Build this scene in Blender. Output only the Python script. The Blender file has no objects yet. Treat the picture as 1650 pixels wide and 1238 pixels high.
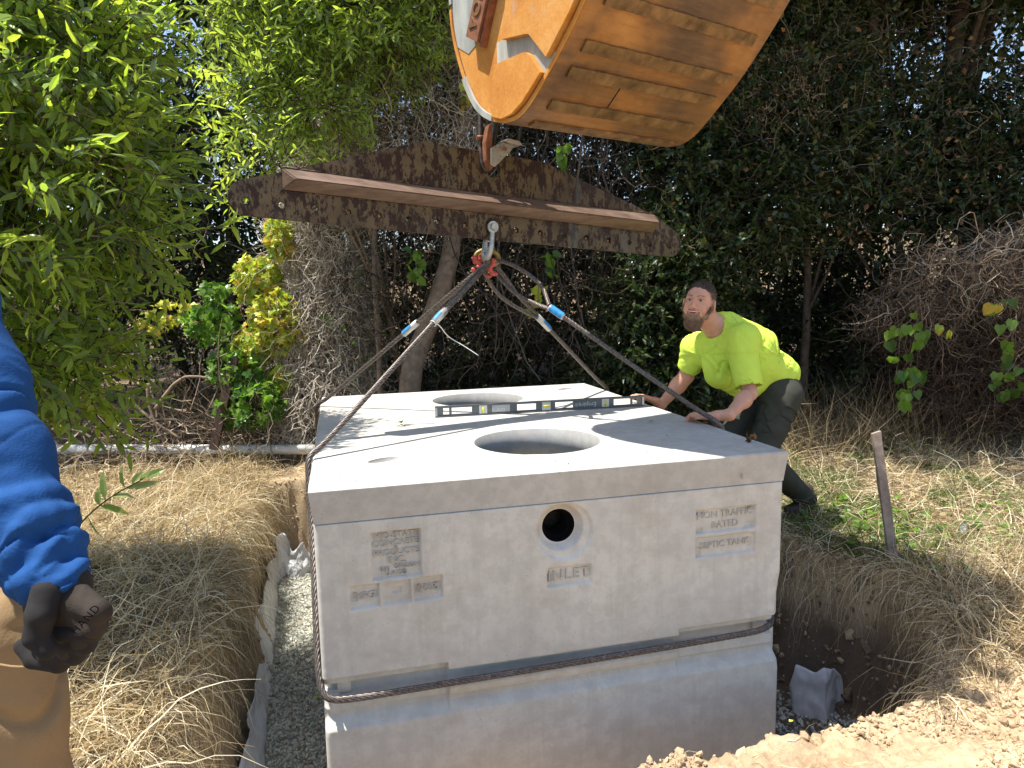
import bpy, bmesh, math, random
import numpy as np
from mathutils import Vector, Matrix, Euler
SC = bpy.context.scene
COL = SC.collection
rng = np.random.default_rng(7)
random.seed(7)

# ------------------------------------------------------------------ camera, sky, sun, exposure
F_PX = 1132.4
CAM = np.array([0.1298, -2.4651, 0.6530])
YAW, PITCH, ROLL = math.radians(13.8076), math.radians(7.1023), math.radians(-1.2429)
_f = np.array([math.sin(YAW)*math.cos(PITCH), math.cos(YAW)*math.cos(PITCH), -math.sin(PITCH)])
_r = np.cross(_f, [0, 0, 1.0]); _r /= np.linalg.norm(_r)
_u = np.cross(_r, _f)
CR = math.cos(ROLL)*_r + math.sin(ROLL)*_u
CU = -math.sin(ROLL)*_r + math.cos(ROLL)*_u
cam_data = bpy.data.cameras.new('camera')
cam = bpy.data.objects.new('camera', cam_data)
COL.objects.link(cam)
cam_data.sensor_width = 36
cam_data.lens = 36*F_PX/1650
cam_data.clip_start = 0.02
cam_data.clip_end = 500
M = Matrix(((CR[0], CU[0], -_f[0], CAM[0]), (CR[1], CU[1], -_f[1], CAM[1]), (CR[2], CU[2], -_f[2], CAM[2]), (0, 0, 0, 1)))
cam.matrix_world = M
SC.camera = cam

SUN = np.array([-0.36, 0.03, 1.0])
SUN /= np.linalg.norm(SUN)
world = bpy.data.worlds.new('World')
SC.world = world
world.use_nodes = True
_nt = world.node_tree
_nt.nodes.clear()
_o = _nt.nodes.new('ShaderNodeOutputWorld')
_b = _nt.nodes.new('ShaderNodeBackground')
_s = _nt.nodes.new('ShaderNodeTexSky')
_s.sky_type = 'NISHITA'
_s.sun_disc = False
_s.sun_elevation = math.asin(SUN[2])
_s.sun_rotation = math.atan2(SUN[0], SUN[1])
_s.air_density = 1.0
_s.dust_density = 1.5
_b.inputs['Strength'].default_value = 0.135
_nt.links.new(_s.outputs[0], _b.inputs[0])
_nt.links.new(_b.outputs[0], _o.inputs[0])
sun_l = bpy.data.lights.new('sun', 'SUN')
sun_l.energy = 5.0
sun_l.angle = math.radians(0.53)
sun_l.color = (1.0, 0.95, 0.87)
sun = bpy.data.objects.new('sun', sun_l)
COL.objects.link(sun)
sun.rotation_euler = Vector(tuple(SUN)).to_track_quat('Z', 'Y').to_euler()
SC.view_settings.view_transform = 'Standard'
SC.view_settings.look = 'None'
SC.view_settings.gamma = 1
SC.view_settings.exposure = 0.95
SC.render.engine = 'CYCLES'
SC.cycles.max_bounces = 7
SC.cycles.diffuse_bounces = 4
SC.cycles.glossy_bounces = 2
SC.cycles.transmission_bounces = 4
SC.cycles.transparent_max_bounces = 4
SC.cycles.caustics_reflective = False
SC.cycles.caustics_refractive = False
SC.cycles.use_denoising = True


def D(px, py, depth):
    "world point seen at photo pixel (px,py) whose forward distance is depth"
    return CAM + depth*(_f + CR*(px-825)/F_PX - CU*(py-619)/F_PX)


# ------------------------------------------------------------------ helpers
def tagp(o, label=None, cat=None, group=None, kind=None):
    if label: o['label'] = label
    if cat: o['category'] = cat
    if group: o['group'] = group
    if kind: o['kind'] = kind
    return o


def empty(name, loc=(0, 0, 0), label=None, cat=None, group=None, kind=None):
    o = bpy.data.objects.new(name, None)
    o.empty_display_size = 0.1
    COL.objects.link(o)
    o.location = tuple(loc)
    return tagp(o, label, cat, group, kind)


def link(name, me, mat=None, parent=None):
    o = bpy.data.objects.new(name, me)
    COL.objects.link(o)
    if mat is not None and len(me.materials) == 0:
        me.materials.append(mat)
    if parent is not None:
        o.parent = parent
        # meshes are written in world coordinates unless the parent is moved afterwards
        o.matrix_parent_inverse = parent_inv(parent)
    return o


def parent_inv(p):
    m = Matrix.LocRotScale(p.location, p.rotation_euler, p.scale)
    if p.parent:
        m = p.parent.matrix_parent_inverse.copy() @ m if False else m
        return (world_of(p)).inverted()
    return m.inverted()


def world_of(p):
    m = p.matrix_parent_inverse @ Matrix.LocRotScale(p.location, p.rotation_euler, p.scale)
    return world_of(p.parent) @ m if p.parent else m


def fast_mesh(name, V, F, tint=None, smooth=False):
    "V (n,3); F list of (k, array(m,k)) or one array"
    V = np.ascontiguousarray(V, dtype=np.float32)
    if not isinstance(F, list): F = [F]
    F = [np.asarray(f, dtype=np.int32) for f in F if len(f)]
    loops = np.concatenate([f.ravel() for f in F])
    tot = np.concatenate([np.full(len(f), f.shape[1], np.int32) for f in F])
    start = np.concatenate([[0], np.cumsum(tot)[:-1]]).astype(np.int32)
    me = bpy.data.meshes.new(name)
    me.vertices.add(len(V)); me.vertices.foreach_set('co', V.ravel())
    me.loops.add(len(loops)); me.loops.foreach_set('vertex_index', loops)
    me.polygons.add(len(tot))
    me.polygons.foreach_set('loop_start', start)
    me.polygons.foreach_set('loop_total', tot)
    me.polygons.foreach_set('use_smooth', np.full(len(tot), bool(smooth)))
    if tint is not None:
        a = me.attributes.new('tint', 'FLOAT', 'POINT')
        a.data.foreach_set('value', np.ascontiguousarray(tint, dtype=np.float32))
    me.update(calc_edges=True)
    me.validate()
    return me


def bm_mesh(name, bm, smooth=False):
    me = bpy.data.meshes.new(name)
    bmesh.ops.recalc_face_normals(bm, faces=bm.faces)
    bm.to_mesh(me); bm.free()
    if smooth:
        me.polygons.foreach_set('use_smooth', np.ones(len(me.polygons), bool))
    return me


def hash2(ix, iy, s=0):
    h = (ix.astype(np.int64)*374761393 + iy.astype(np.int64)*668265263 + s*2246822519) & 0xffffffff
    h = ((h ^ (h >> 13))*1274126177) & 0xffffffff
    return ((h ^ (h >> 16)) & 0xffff)/65535.0


def vnoise(x, y, s=0):
    ix = np.floor(x); iy = np.floor(y)
    fx = x-ix; fy = y-iy
    fx = fx*fx*(3-2*fx); fy = fy*fy*(3-2*fy)
    a = hash2(ix, iy, s); b = hash2(ix+1, iy, s); c = hash2(ix, iy+1, s); d = hash2(ix+1, iy+1, s)
    return (a+(b-a)*fx)*(1-fy)+(c+(d-c)*fx)*fy


def fbm(x, y, o=4, s=0):
    r = 0; a = 0.5; t = 0
    for k in range(o):
        r = r+a*vnoise(x*2**k+13.7*k, y*2**k-7.1*k, s+k); t += a; a *= .55
    return r/t*2-1


def smooth(a, b, x):
    t = np.clip((x-a)/(b-a), 0, 1)
    return t*t*(3-2*t)


# ---- materials
class NT:
    def __init__(s, name):
        s.m = bpy.data.materials.new(name); s.m.use_nodes = True
        s.t = s.m.node_tree; s.t.nodes.clear()
        s.out = s.t.nodes.new('ShaderNodeOutputMaterial')
        s._tc = None
    def n(s, typ, ins=None, **kw):
        x = s.t.nodes.new(typ)
        for k, v in kw.items(): setattr(x, k, v)
        for k, v in (ins or {}).items():
            i = x.inputs[k]
            if isinstance(v, bpy.types.NodeSocket): s.t.links.new(v, i)
            elif isinstance(v, (tuple, list)) and len(v) == 3 and i.type == 'RGBA': i.default_value = (*v, 1)
            else: i.default_value = v
        return x
    @property
    def obj(s):
        if s._tc is None: s._tc = s.n('ShaderNodeTexCoord')
        return s._tc.outputs['Object']
    def map(s, scale=(1, 1, 1), loc=(0, 0, 0), rot=(0, 0, 0)):
        return s.n('ShaderNodeMapping', {'Vector': s.obj, 'Scale': scale, 'Location': loc, 'Rotation': rot}).outputs[0]
    def noise(s, sc=5, det=4, rough=.6, vec=None, dist=0):
        return s.n('ShaderNodeTexNoise', {'Vector': vec or s.obj, 'Scale': sc, 'Detail': det, 'Roughness': rough, 'Distortion': dist}).outputs[0]
    def vor(s, sc=20, vec=None, feat='F1', out='Distance', rnd=1.0):
        return s.n('ShaderNodeTexVoronoi', {'Vector': vec or s.obj, 'Scale': sc, 'Randomness': rnd}, feature=feat).outputs[out]
    def ramp(s, fac, stops, interp='LINEAR'):
        x = s.n('ShaderNodeValToRGB', {'Fac': fac}); r = x.color_ramp; r.interpolation = interp
        while len(r.elements) > 1: r.elements.remove(r.elements[-1])
        for i, (p, c) in enumerate(stops):
            e = r.elements[0] if i == 0 else r.elements.new(p)
            e.position = p
            e.color = (*c, 1) if isinstance(c, (tuple, list)) else (c, c, c, 1)
        return x.outputs[0]
    def mix(s, f, a, b, mode='MIX'):
        x = s.n('ShaderNodeMix', data_type='RGBA', blend_type=mode)
        for i, v in ((0, f), (6, a), (7, b)):
            if isinstance(v, bpy.types.NodeSocket): s.t.links.new(v, x.inputs[i])
            else: x.inputs[i].default_value = (*v, 1) if isinstance(v, (tuple, list)) else v
        return x.outputs[2]
    def math(s, op, a, b=0.0, c=None, clamp=False):
        x = s.n('ShaderNodeMath', operation=op, use_clamp=clamp)
        for i, v in enumerate((a, b) if c is None else (a, b, c)):
            if isinstance(v, bpy.types.NodeSocket): s.t.links.new(v, x.inputs[i])
            else: x.inputs[i].default_value = v
        return x.outputs[0]
    def bump(s, h, st=.3, d=.01, nrm=None):
        ins = {'Height': h, 'Strength': st, 'Distance': d}
        if nrm is not None: ins['Normal'] = nrm
        return s.n('ShaderNodeBump', ins).outputs[0]
    def attr(s, name): return s.n('ShaderNodeAttribute', attribute_name=name).outputs['Fac']
    def rnd(s): return s.n('ShaderNodeObjectInfo').outputs['Random']
    def pbr(s, col, rough=.7, metal=0.0, nrm=None, spec=.4, sub=None):
        ins = {'Base Color': col, 'Roughness': rough, 'Metallic': metal, 'Specular IOR Level': spec}
        if nrm is not None: ins['Normal'] = nrm
        p = s.n('ShaderNodeBsdfPrincipled', ins)
        s.t.links.new(p.outputs[0], s.out.inputs[0])
        return s.m


def m_concrete(name, base, streak=1.0, warm=(0.36, 0.29, 0.22)):
    n = NT(name)
    big = n.noise(1.7, 5, .6)
    c = n.ramp(big, [(.25, tuple(x*.80 for x in base)), (.5, base), (.75, tuple(min(1, x*1.12) for x in base))])
    st = n.noise(1, 5, .7, vec=n.map((14, 14, .9)))
    c = n.mix(n.math('MULTIPLY', n.ramp(st, [(.5, 0.0), (.72, 1.0)]),   .5*streak), c, tuple(x*.72 for x in base))
    mo = n.noise(16, 6, .7)
    c = n.mix(n.math('MULTIPLY', n.ramp(mo, [(.42, 1.0), (.58, 0.0)]), .42), c, tuple(x*.7 for x in base))
    w = n.noise(3.1, 4, .6, vec=n.map((1, 1, 2.5), (3, 1, 2)))
    c = n.mix(n.math('MULTIPLY', n.ramp(w, [(.5, 0.0), (.72, 1.0)]), .30), c, warm)
    # bug holes: small dark pits, only where a mask allows
    v = n.vor(62)
    v2 = n.vor(23, vec=n.map((1, 1, 1), (4, 2, 7)))
    mask = n.ramp(n.noise(2.3, 2, .5, vec=n.map((1, 1, 1), (9, 9, 9))), [(.36, 0.0), (.5, 1.0)])
    pit = n.math('MULTIPLY', n.ramp(v, [(.045, 1.0), (.09, 0.0)]), mask)
    pit2 = n.ramp(v2, [(.028, 1.0), (.045, 0.0)])
    p = n.math('MAXIMUM', pit, pit2)
    c = n.mix(n.math('MULTIPLY', p, .75), c, (.09, .08, .07))
    h = n.math('SUBTRACT', n.math('MULTIPLY', n.noise(60, 5, .7), .35), p)
    h = n.math('ADD', h, n.math('MULTIPLY', n.noise(6, 3, .5), .8))
    return n.pbr(c, n.ramp(mo, [(.3, .82), (.7, .94)]), nrm=n.bump(h, .35, .004), spec=.25)


MAT = {}
MAT['conc'] = m_concrete('concrete_face', (.575, .56, .51))
MAT['conc_lid'] = m_concrete('concrete_lid', (.475, .465, .43), .4)
MAT['conc_cast'] = m_concrete('concrete_lettering', (.48, .46, .41), .6)
MAT['conc_in'] = m_concrete('concrete_hole', (.27, .27, .26), .8)  # grey formed concrete, darkened further to carry the shade inside the holes


def m_simple(name, col, rough=.6, metal=0.0, var=.25, sc=30, bump=.2, bd=.002, spec=.4):
    n = NT(name)
    a = n.noise(sc, 5, .6)
    c = n.ramp(a, [(.3, tuple(x*(1-var) for x in col)), (.7, tuple(min(1, x*(1+var)) for x in col))])
    return n.pbr(c, rough, metal, n.bump(a, bump, bd), spec)


def m_rustplate():
    n = NT('rusted_plate')
    v = n.map((1, 1, 1))
    streak = n.noise(1, 6, .65, vec=n.map((26, 26, 11)))
    fine = n.noise(1, 6, .75, vec=n.map((70, 70, 34)))
    paint = n.ramp(n.noise(4, 3, .5), [(.3, (.06, .042, .022)), (.55, (.125, .092, .05)), (.75, (.05, .053, .045))])
    rust = n.ramp(fine, [(.3, (.014, .006, .004)), (.6, (.032, .013, .008)), (.8, (.07, .03, .016))])
    f = n.math('ADD', n.math('MULTIPLY', streak, .55), n.math('MULTIPLY', fine, .45))
    m = n.ramp(f, [(.475, 1.0), (.515, 0.0)])
    c = n.mix(m, paint, rust)
    bl = n.ramp(n.noise(1, 4, .6, vec=n.map((6, 6, 1.2), (5, 5, 5))), [(.6, 0.0), (.68, 1.0)])
    c = n.mix(n.math('MULTIPLY', bl, .5), c, (.10, .125, .13))
    return n.pbr(c, .62, .15, n.bump(n.math('ADD', f, n.math('MULTIPLY', n.noise(180, 3), .2)), .4, .003), .4)


def m_rustbar():
    n = NT('rusted_angle_bar')
    a = n.noise(1, 6, .7, vec=n.map((5, 30, 30)))
    c = n.ramp(a, [(.3, (.10, .062, .042)), (.55, (.19, .125, .09)), (.8, (.29, .21, .15))])
    y = n.ramp(n.noise(9, 5, .75), [(.6, 0.0), (.7, 1.0)])
    c = n.mix(n.math('MULTIPLY', y, .35), c, (.30, .24, .11))
    return n.pbr(c, .5, .25, n.bump(a, .25, .002), .4)


def m_bucket_shell():
    n = NT('scoured_bucket_steel')
    s1 = n.noise(1, 7, .72, vec=n.map((6, 1.3, 1.3)))
    s2 = n.noise(1, 6, .75, vec=n.map((60, 5, 5)))
    b = n.noise(3.2, 5, .6, vec=n.map((1, 1, 1), (2, 3, 4)))
    f = n.math('ADD', n.math('MULTIPLY', b, .6), n.math('MULTIPLY', s1, .4))
    c = n.ramp(f, [(.36, (.09, .05, .03)), (.46, (.19, .10, .045)), (.55, (.34, .155, .045)), (.68, (.50, .25, .075))])
    pt = n.noise(1, 3, .5, vec=n.map((2.2, 3.1, 2.2), (6, 1, 2)))
    c = n.mix(n.math('MULTIPLY', n.ramp(pt, [(.40, 1.0), (.56, 0.0)]), .6), c, (.11, .065, .038))
    c = n.mix(n.math('MULTIPLY', n.ramp(s2, [(.5, 0.0), (.75, 1.0)]), .35), c, (.34, .24, .14))
    c = n.mix(n.math('MULTIPLY', n.ramp(s2, [(.3, 1.0), (.48, 0.0)]), .35), c, (.05, .03, .02))
    return n.pbr(c, .48, .25, n.bump(n.math('ADD', s2, b), .25, .003), .5)


def m_orange():
    n = NT('rusty_orange_side')
    a = n.noise(70, 5, .7); b = n.noise(3.5, 4, .6)
    c = n.ramp(b, [(.3, (.46, .16, .025)), (.5, (.58, .26, .05)), (.72, (.66, .40, .15))])
    c = n.mix(n.ramp(a, [(.35, .35), (.6, 0.0)]), c, (.33, .12, .025))
    g = n.ramp(n.noise(2.2, 5, .65, vec=n.map((1, 1, 1), (7, 1, 1))), [(.62, 0.0), (.70, 1.0)])
    c = n.mix(n.math('MULTIPLY', g, .55), c, (.36, .36, .31))
    return n.pbr(c, .72, 0, n.bump(a, .35, .003), .3)


def m_greypaint():
    n = NT('worn_grey_paint')
    a = n.noise(1, 6, .7, vec=n.map((10, 10, 2)))
    c = n.ramp(a, [(.35, (.24, .25, .23)), (.6, (.40, .41, .37)), (.72, (.55, .50, .38)), (.8, (.50, .22, .05))])
    return n.pbr(c, .6, 0, n.bump(n.noise(90, 4), .25, .002), .4)


def m_rope():
    n = NT('wire_rope_steel')
    a = n.noise(1, 4, .7, vec=n.map((90, 90, 90)))
    c = n.ramp(a, [(.3, (.045, .035, .03)), (.55, (.15, .125, .11)), (.8, (.30, .26, .23))])
    return n.pbr(c, .42, .55, n.bump(a, .3, .001), .5)


def m_soil(name, dark, light, sc=1.0, bump=.7, sub=False, cover=False):
    n = NT(name)
    g = n.n('ShaderNodeNewGeometry')
    a = n.noise(3*sc, 6, .65); b = n.noise(38*sc, 6, .72)
    f = n.math('ADD', n.math('MULTIPLY', a, .45), n.math('MULTIPLY', b, .55))
    c = n.ramp(f, [(.36, dark), (.6, light), (.75, tuple(min(1, x*1.2) for x in light))])
    if sub:  # paints shade into the soil colour below the rim, mostly at the right
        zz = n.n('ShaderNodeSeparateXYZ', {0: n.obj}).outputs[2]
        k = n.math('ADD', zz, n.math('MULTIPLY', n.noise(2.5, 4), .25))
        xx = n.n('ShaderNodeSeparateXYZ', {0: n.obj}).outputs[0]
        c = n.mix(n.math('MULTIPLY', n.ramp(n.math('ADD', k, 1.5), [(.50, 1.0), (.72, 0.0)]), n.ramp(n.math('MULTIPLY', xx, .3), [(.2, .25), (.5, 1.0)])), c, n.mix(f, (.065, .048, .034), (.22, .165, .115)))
    if cover: c = n.mix(n.attr('tint'), c, n.mix(f, (.035, .024, .015), (.13, .09, .05)))
    h = n.math('ADD', n.math('MULTIPLY', b, .8), n.math('MULTIPLY', n.noise(150, 4, .7), .35))
    return n.pbr(c, .95, 0, n.bump(h, bump, .012), .1)


MAT['plate'] = m_rustplate()
MAT['bar'] = m_rustbar()
MAT['shell'] = m_bucket_shell()
MAT['orange'] = m_orange()
MAT['grey'] = m_greypaint()
MAT['rope'] = m_rope()
MAT['strip'] = m_simple('wear_strip_steel', (.19, .11, .045), .55, .3, .55, 14, .4, .004)
MAT['rustred'] = m_simple('rust_red_plate', (.22, .085, .042), .6, .1, .4, 25)
MAT['black'] = m_simple('near_black', (.006, .005, .005), .9, 0, .2, 20, spec=.08)
MAT['galv'] = m_simple('galvanised_steel', (.40, .41, .39), .42, .6, .25, 60)
MAT['ferrule'] = m_simple('alloy_ferrule', (.55, .54, .51), .38, .5, .15, 90)
MAT['blue_paint'] = m_simple('blue_paint', (.03, .24, .55), .5, 0, .35, 70)
MAT['yellow_paint'] = m_simple('worn_yellow_paint', (.30, .22, .05), .5, .2, .55, 40)
MAT['red_paint'] = m_simple('worn_red_paint', (.48, .085, .06), .5, 0, .45, 60)
MAT['white_plastic'] = m_simple('white_plastic', (.72, .72, .68), .4, 0, .06, 8, .05)
MAT['dark_steel'] = m_simple('dark_oily_steel', (.075, .06, .05), .45, .6, .5, 40)
MAT['level_grey'] = m_simple('anodised_grey', (.13, .14, .145), .38, .4, .12, 60, .05)
MAT['level_edge'] = m_simple('bare_aluminium', (.40, .41, .42), .35, .7, .1, 60, .05)
MAT['level_print'] = m_simple('pale_print', (.55, .57, .58), .6, 0, .05, 60, .05)
MAT['vial'] = m_simple('yellow_vial', (.80, .68, .03), .2, 0, .08, 20, .0)
MAT['window_white'] = m_simple('frosted_vial_block', (.62, .63, .60), .25, 0, .05, 20, .0)
MAT['wood'] = m_simple('weathered_wood', (.27, .215, .175), .85, 0, .4, 14, .6, .004)
MAT['bark'] = m_simple('bark', (.10, .075, .055), .9, 0, .5, 22, .9, .01)
MAT['bark_pale'] = m_simple('pale_bark', (.23, .17, .12), .9, 0, .35, 18, .8, .01)
MAT['fabric'] = m_simple('filter_fabric', (.60, .61, .62), .8, 0, .08, 40, .2)
MAT['stone'] = m_simple('grey_stone', (.22, .24, .26), .85, 0, .25, 18, .6, .006)
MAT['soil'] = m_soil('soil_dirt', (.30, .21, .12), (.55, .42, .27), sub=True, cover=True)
MAT['clod'] = m_soil('soil_clod', (.30, .21, .12), (.56, .43, .28), 1.4)


def leaf_mat(name, cols, trans, obj=False, gloss=.32, tw=.45):
    n = NT(name)
    t = n.rnd() if obj else n.attr('tint')
    k = len(cols)
    c = n.ramp(t, [((i+.5)/k, col) for i, col in enumerate(cols)])
    tc = n.ramp(t, [((i+.5)/k, tuple(min(1, a*b) for a, b in zip(col, trans))) for i, col in enumerate(cols)])
    p = n.n('ShaderNodeBsdfPrincipled', {'Base Color': c, 'Roughness': gloss, 'Specular IOR Level': .42})
    tr = n.n('ShaderNodeBsdfTranslucent', {'Color': tc})
    m = n.n('ShaderNodeMixShader', {0: tw, 1: p.outputs[0], 2: tr.outputs[0]})
    n.t.links.new(m.outputs[0], n.out.inputs[0])
    return n.m


WIL = [(.12, .17, .10), (.17, .25, .06), (.24, .34, .055), (.34, .42, .08)]
MIDG = [(.17, .24, .10), (.27, .38, .07), (.36, .46, .10)]
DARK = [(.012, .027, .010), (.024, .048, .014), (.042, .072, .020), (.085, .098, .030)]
IVY = [(.07, .15, .03), (.13, .24, .03), (.18, .30, .05)]
YEL = [(.28, .40, .06), (.42, .54, .07), (.56, .62, .09), (.66, .64, .10), (.62, .44, .08)]
MAT['wil'] = leaf_mat('willow_leaf', WIL, (2.0, 2.0, .8), tw=.52)
MAT['wil_o'] = leaf_mat('willow_leaf_single', WIL, (2.0, 2.0, .8), True, tw=.52)
MAT['mid'] = leaf_mat('pale_green_leaf', MIDG, (2.0, 1.9, .8), tw=.52)
MAT['mid_o'] = leaf_mat('pale_green_leaf_single', MIDG, (2.0, 1.9, .8), True, tw=.52)
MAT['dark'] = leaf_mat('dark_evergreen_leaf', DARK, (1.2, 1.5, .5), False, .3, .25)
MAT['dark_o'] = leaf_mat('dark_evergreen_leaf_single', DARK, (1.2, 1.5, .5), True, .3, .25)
MAT['ivy'] = leaf_mat('ivy_leaf', IVY, (1.5, 1.7, .7))
MAT['ivy_o'] = leaf_mat('ivy_leaf_single', IVY, (1.5, 1.7, .7), True)
MAT['yel'] = leaf_mat('yellow_ivy_leaf', YEL, (1.3, 1.3, .7))
MAT['yel_o'] = leaf_mat('yellow_ivy_leaf_single', YEL, (1.3, 1.3, .7), True)
MAT['dead'] = leaf_mat('dead_leaf', [(.16, .08, .035), (.26, .15, .06), (.34, .22, .09)], (1, .9, .7), False, .7, .25)
MAT['dead_o'] = leaf_mat('dead_leaf_single', [(.07, .03, .025), (.16, .08, .035), (.26, .15, .06)], (1, .9, .7), True, .7, .25)
MAT['straw'] = leaf_mat('dry_straw', [(.13, .09, .05), (.33, .25, .135), (.56, .43, .235), (.74, .62, .38), (.80, .73, .54)], (1, .95, .8), False, .55, .3)
MAT['weed'] = leaf_mat('green_grass_blade', [(.05, .10, .02), (.09, .16, .03), (.16, .20, .05)], (1.3, 1.5, .7), False, .5, .35)
MAT['vine'] = leaf_mat('dead_vine_stem', [(.10, .065, .045), (.19, .135, .095), (.32, .25, .18), (.44, .36, .27)], (1, 1, 1), False, .75, .0)
MAT['vine_pale'] = leaf_mat('pale_vine_stem', [(.20, .155, .12), (.36, .30, .235), (.54, .47, .38), (.66, .60, .50)], (1, 1, 1), False, .75, .0)
MAT['vine_brown'] = leaf_mat('brown_vine_stem', [(.05, .033, .022), (.15, .10, .065), (.31, .225, .15), (.50, .41, .30)], (1, 1, 1), False, .75, .0)
MAT['vine_dk'] = leaf_mat('dark_vine_stem', [(.02, .014, .010), (.04, .03, .022), (.09, .066, .048), (.22, .17, .12)], (1, 1, 1), False, .75, .0)
MAT['gravel'] = leaf_mat('pale_gravel', [(.26, .27, .23), (.42, .42, .36), (.58, .58, .50)], (1, 1, 1), False, .9, .0)


# ---- geometry generators
def norm(a):
    return a/np.maximum(np.linalg.norm(a, axis=-1, keepdims=True), 1e-9)


def frames(dirs, ups):
    z = norm(dirs); x = norm(np.cross(ups, z)); y = np.cross(z, x)
    return x, y, z      # x across the leaf, y its normal, z along


LEAF_LONG = (np.array([[0, 0, 0], [-.5, .12, .3], [0, 0, .3], [.5, .12, .3], [-.42, .04, .68], [0, -.08, .68], [.42, .04, .68], [0, -.32, 1.0]]),
             [np.array([[0, 2, 1], [0, 3, 2], [4, 5, 7], [5, 6, 7]]), np.array([[1, 2, 5, 4], [2, 3, 6, 5]])])
LEAF_OVAL = (np.array([[0, 0, 0], [-.5, .10, .42], [0, -.02, .5], [.5, .10, .42], [0, -.16, 1.0]]),
             [np.array([[0, 2, 1], [0, 3, 2], [1, 2, 4], [2, 3, 4]])])
LEAF_HEART = (np.array([[0, 0, 0], [-.34, .06, -.14], [-.56, .08, .22], [-.36, .02, .62], [0, -.14, 1.0], [.36, .02, .62], [.56, .08, .22], [.34, .06, -.14], [0, -.03, .35]]),
              [np.array([[8, 0, 1], [8, 1, 2], [8, 2, 3], [8, 3, 4], [8, 4, 5], [8, 5, 6], [8, 6, 7], [8, 7, 0]])])
LEAF_IVY = (np.array([[0, 0, 0], [-.30, .05, -.10], [-.60, .10, .14], [-.30, .04, .40], [-.42, .06, .68], [-.14, 0, .66], [0, -.12, 1.0], [.14, 0, .66], [.42, .06, .68], [.30, .04, .40], [.60, .10, .14], [.30, .05, -.10], [0, -.03, .35]]),
            [np.array([[12, i, i+1] for i in range(0, 11)]+[[12, 11, 0]])])


def leaf_verts(tpl, pos, dirs, ups, L, Wd):
    x, y, z = frames(dirs, ups)
    T = tpl[0]
    V = pos[:, None, :] + x[:, None, :]*(T[None, :, 0:1]*Wd[:, None, None]) + y[:, None, :]*(T[None, :, 1:2]*Wd[:, None, None]) + z[:, None, :]*(T[None, :, 2:3]*L[:, None, None])
    return V


def leaves_joined(name, tpl, pos, dirs, ups, L, Wd, mat, parent, tint=None, kind='stuff'):
    n = len(pos); k = len(tpl[0])
    V = leaf_verts(tpl, pos, dirs, ups, L, Wd).reshape(-1, 3)
    F = [(f[None] + (np.arange(n)*k)[:, None, None]).reshape(-1, f.shape[1]) for f in tpl[1]]
    if tint is None: tint = rng.random(n)
    o = link(name, fast_mesh(name, V, F, np.repeat(tint, k)), mat, parent)
    if kind: o['kind'] = kind
    return o


def leaves(tpl, pos, dirs, ups, L, Wd, mat, mat_o, parent, singles=0, name='leaf', mass='foliage', tint=None):
    "the leaves that show largest become objects of their own, the rest one mass"
    d = pos-CAM
    z = d@_f
    px = 825+F_PX*(d@CR)/np.maximum(z, .01); py = 619-F_PX*(d@CU)/np.maximum(z, .01)
    vis = (z > .1) & (px > 0) & (px < 1650) & (py > 0) & (py < 1238)
    if tint is None: tint = rng.random(len(pos))
    if singles:
        score = np.where(vis, L/np.maximum(z, .1), 0)
        order = np.argsort(-score)[:singles]
        order = order[score[order] > 0]
        V, Fs = tpl
        protos = []
        for q in range(4):
            me = fast_mesh(name, V*np.array([1, 1+.4*q, 1]), Fs)
            me.materials.append(mat_o); protos.append(me)
        x, y, zz = frames(dirs[order], ups[order])
        inv = parent_inv(parent)
        for j, i in enumerate(order):
            o = bpy.data.objects.new(name, protos[j % 4]); COL.objects.link(o)
            o.parent = parent
            X, Y, Z = x[j]*Wd[i], y[j]*Wd[i], zz[j]*L[i]
            Mw = Matrix(((X[0], Y[0], Z[0], pos[i][0]), (X[1], Y[1], Z[1], pos[i][1]), (X[2], Y[2], Z[2], pos[i][2]), (0, 0, 0, 1)))
            o.matrix_parent_inverse = inv
            o.matrix_basis = Mw
        keep = np.ones(len(pos), bool); keep[order] = False
    else:
        keep = np.ones(len(pos), bool)
    if keep.any():
        leaves_joined(mass, tpl, pos[keep], dirs[keep], ups[keep], L[keep], Wd[keep], mat, parent, tint[keep])


def tubes(P, R, sides=4, cap=False):
    "P (n,m,3) n polylines of m points; R (n,m) radii -> V,F"
    n, m, _ = P.shape
    T = np.gradient(P, axis=1)
    T = norm(T)
    ref = np.where(np.abs(T[:, :1, 2:3]) > .9, np.array([[[1., 0, 0]]]), np.array([[[0, 0, 1.]]]))
    ref = np.broadcast_to(ref, T.shape)
    X = norm(np.cross(ref, T)); Y = np.cross(T, X)
    a = np.arange(sides)/sides*2*np.pi
    V = P[:, :, None, :] + R[:, :, None, None]*(X[:, :, None, :]*np.cos(a)[None, None, :, None] + Y[:, :, None, :]*np.sin(a)[None, None, :, None])
    idx = (np.arange(n)[:, None, None]*m + np.arange(m-1)[None, :, None])*sides + np.arange(sides)[None, None, :]
    nx = (np.arange(n)[:, None, None]*m + np.arange(m-1)[None, :, None])*sides + ((np.arange(sides)+1) % sides)[None, None, :]
    F = np.stack([idx, nx, nx+sides, idx+sides], -1).reshape(-1, 4)
    Fs = [F]
    if cap:
        c0 = (np.arange(n)*m*sides)[:, None]+np.arange(sides)[::-1][None]
        c1 = (np.arange(n)*m*sides+(m-1)*sides)[:, None]+np.arange(sides)[None]
        Fs.append(np.concatenate([c0, c1]))
    return V.reshape(-1, 3), Fs


def resample(pts, m):
    pts = np.array(pts, float)
    s = np.concatenate([[0], np.cumsum(np.linalg.norm(np.diff(pts, axis=0), axis=1))])
    t = np.linspace(0, s[-1], m)
    return np.stack([np.interp(t, s, pts[:, k]) for k in range(3)], 1)


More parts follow.
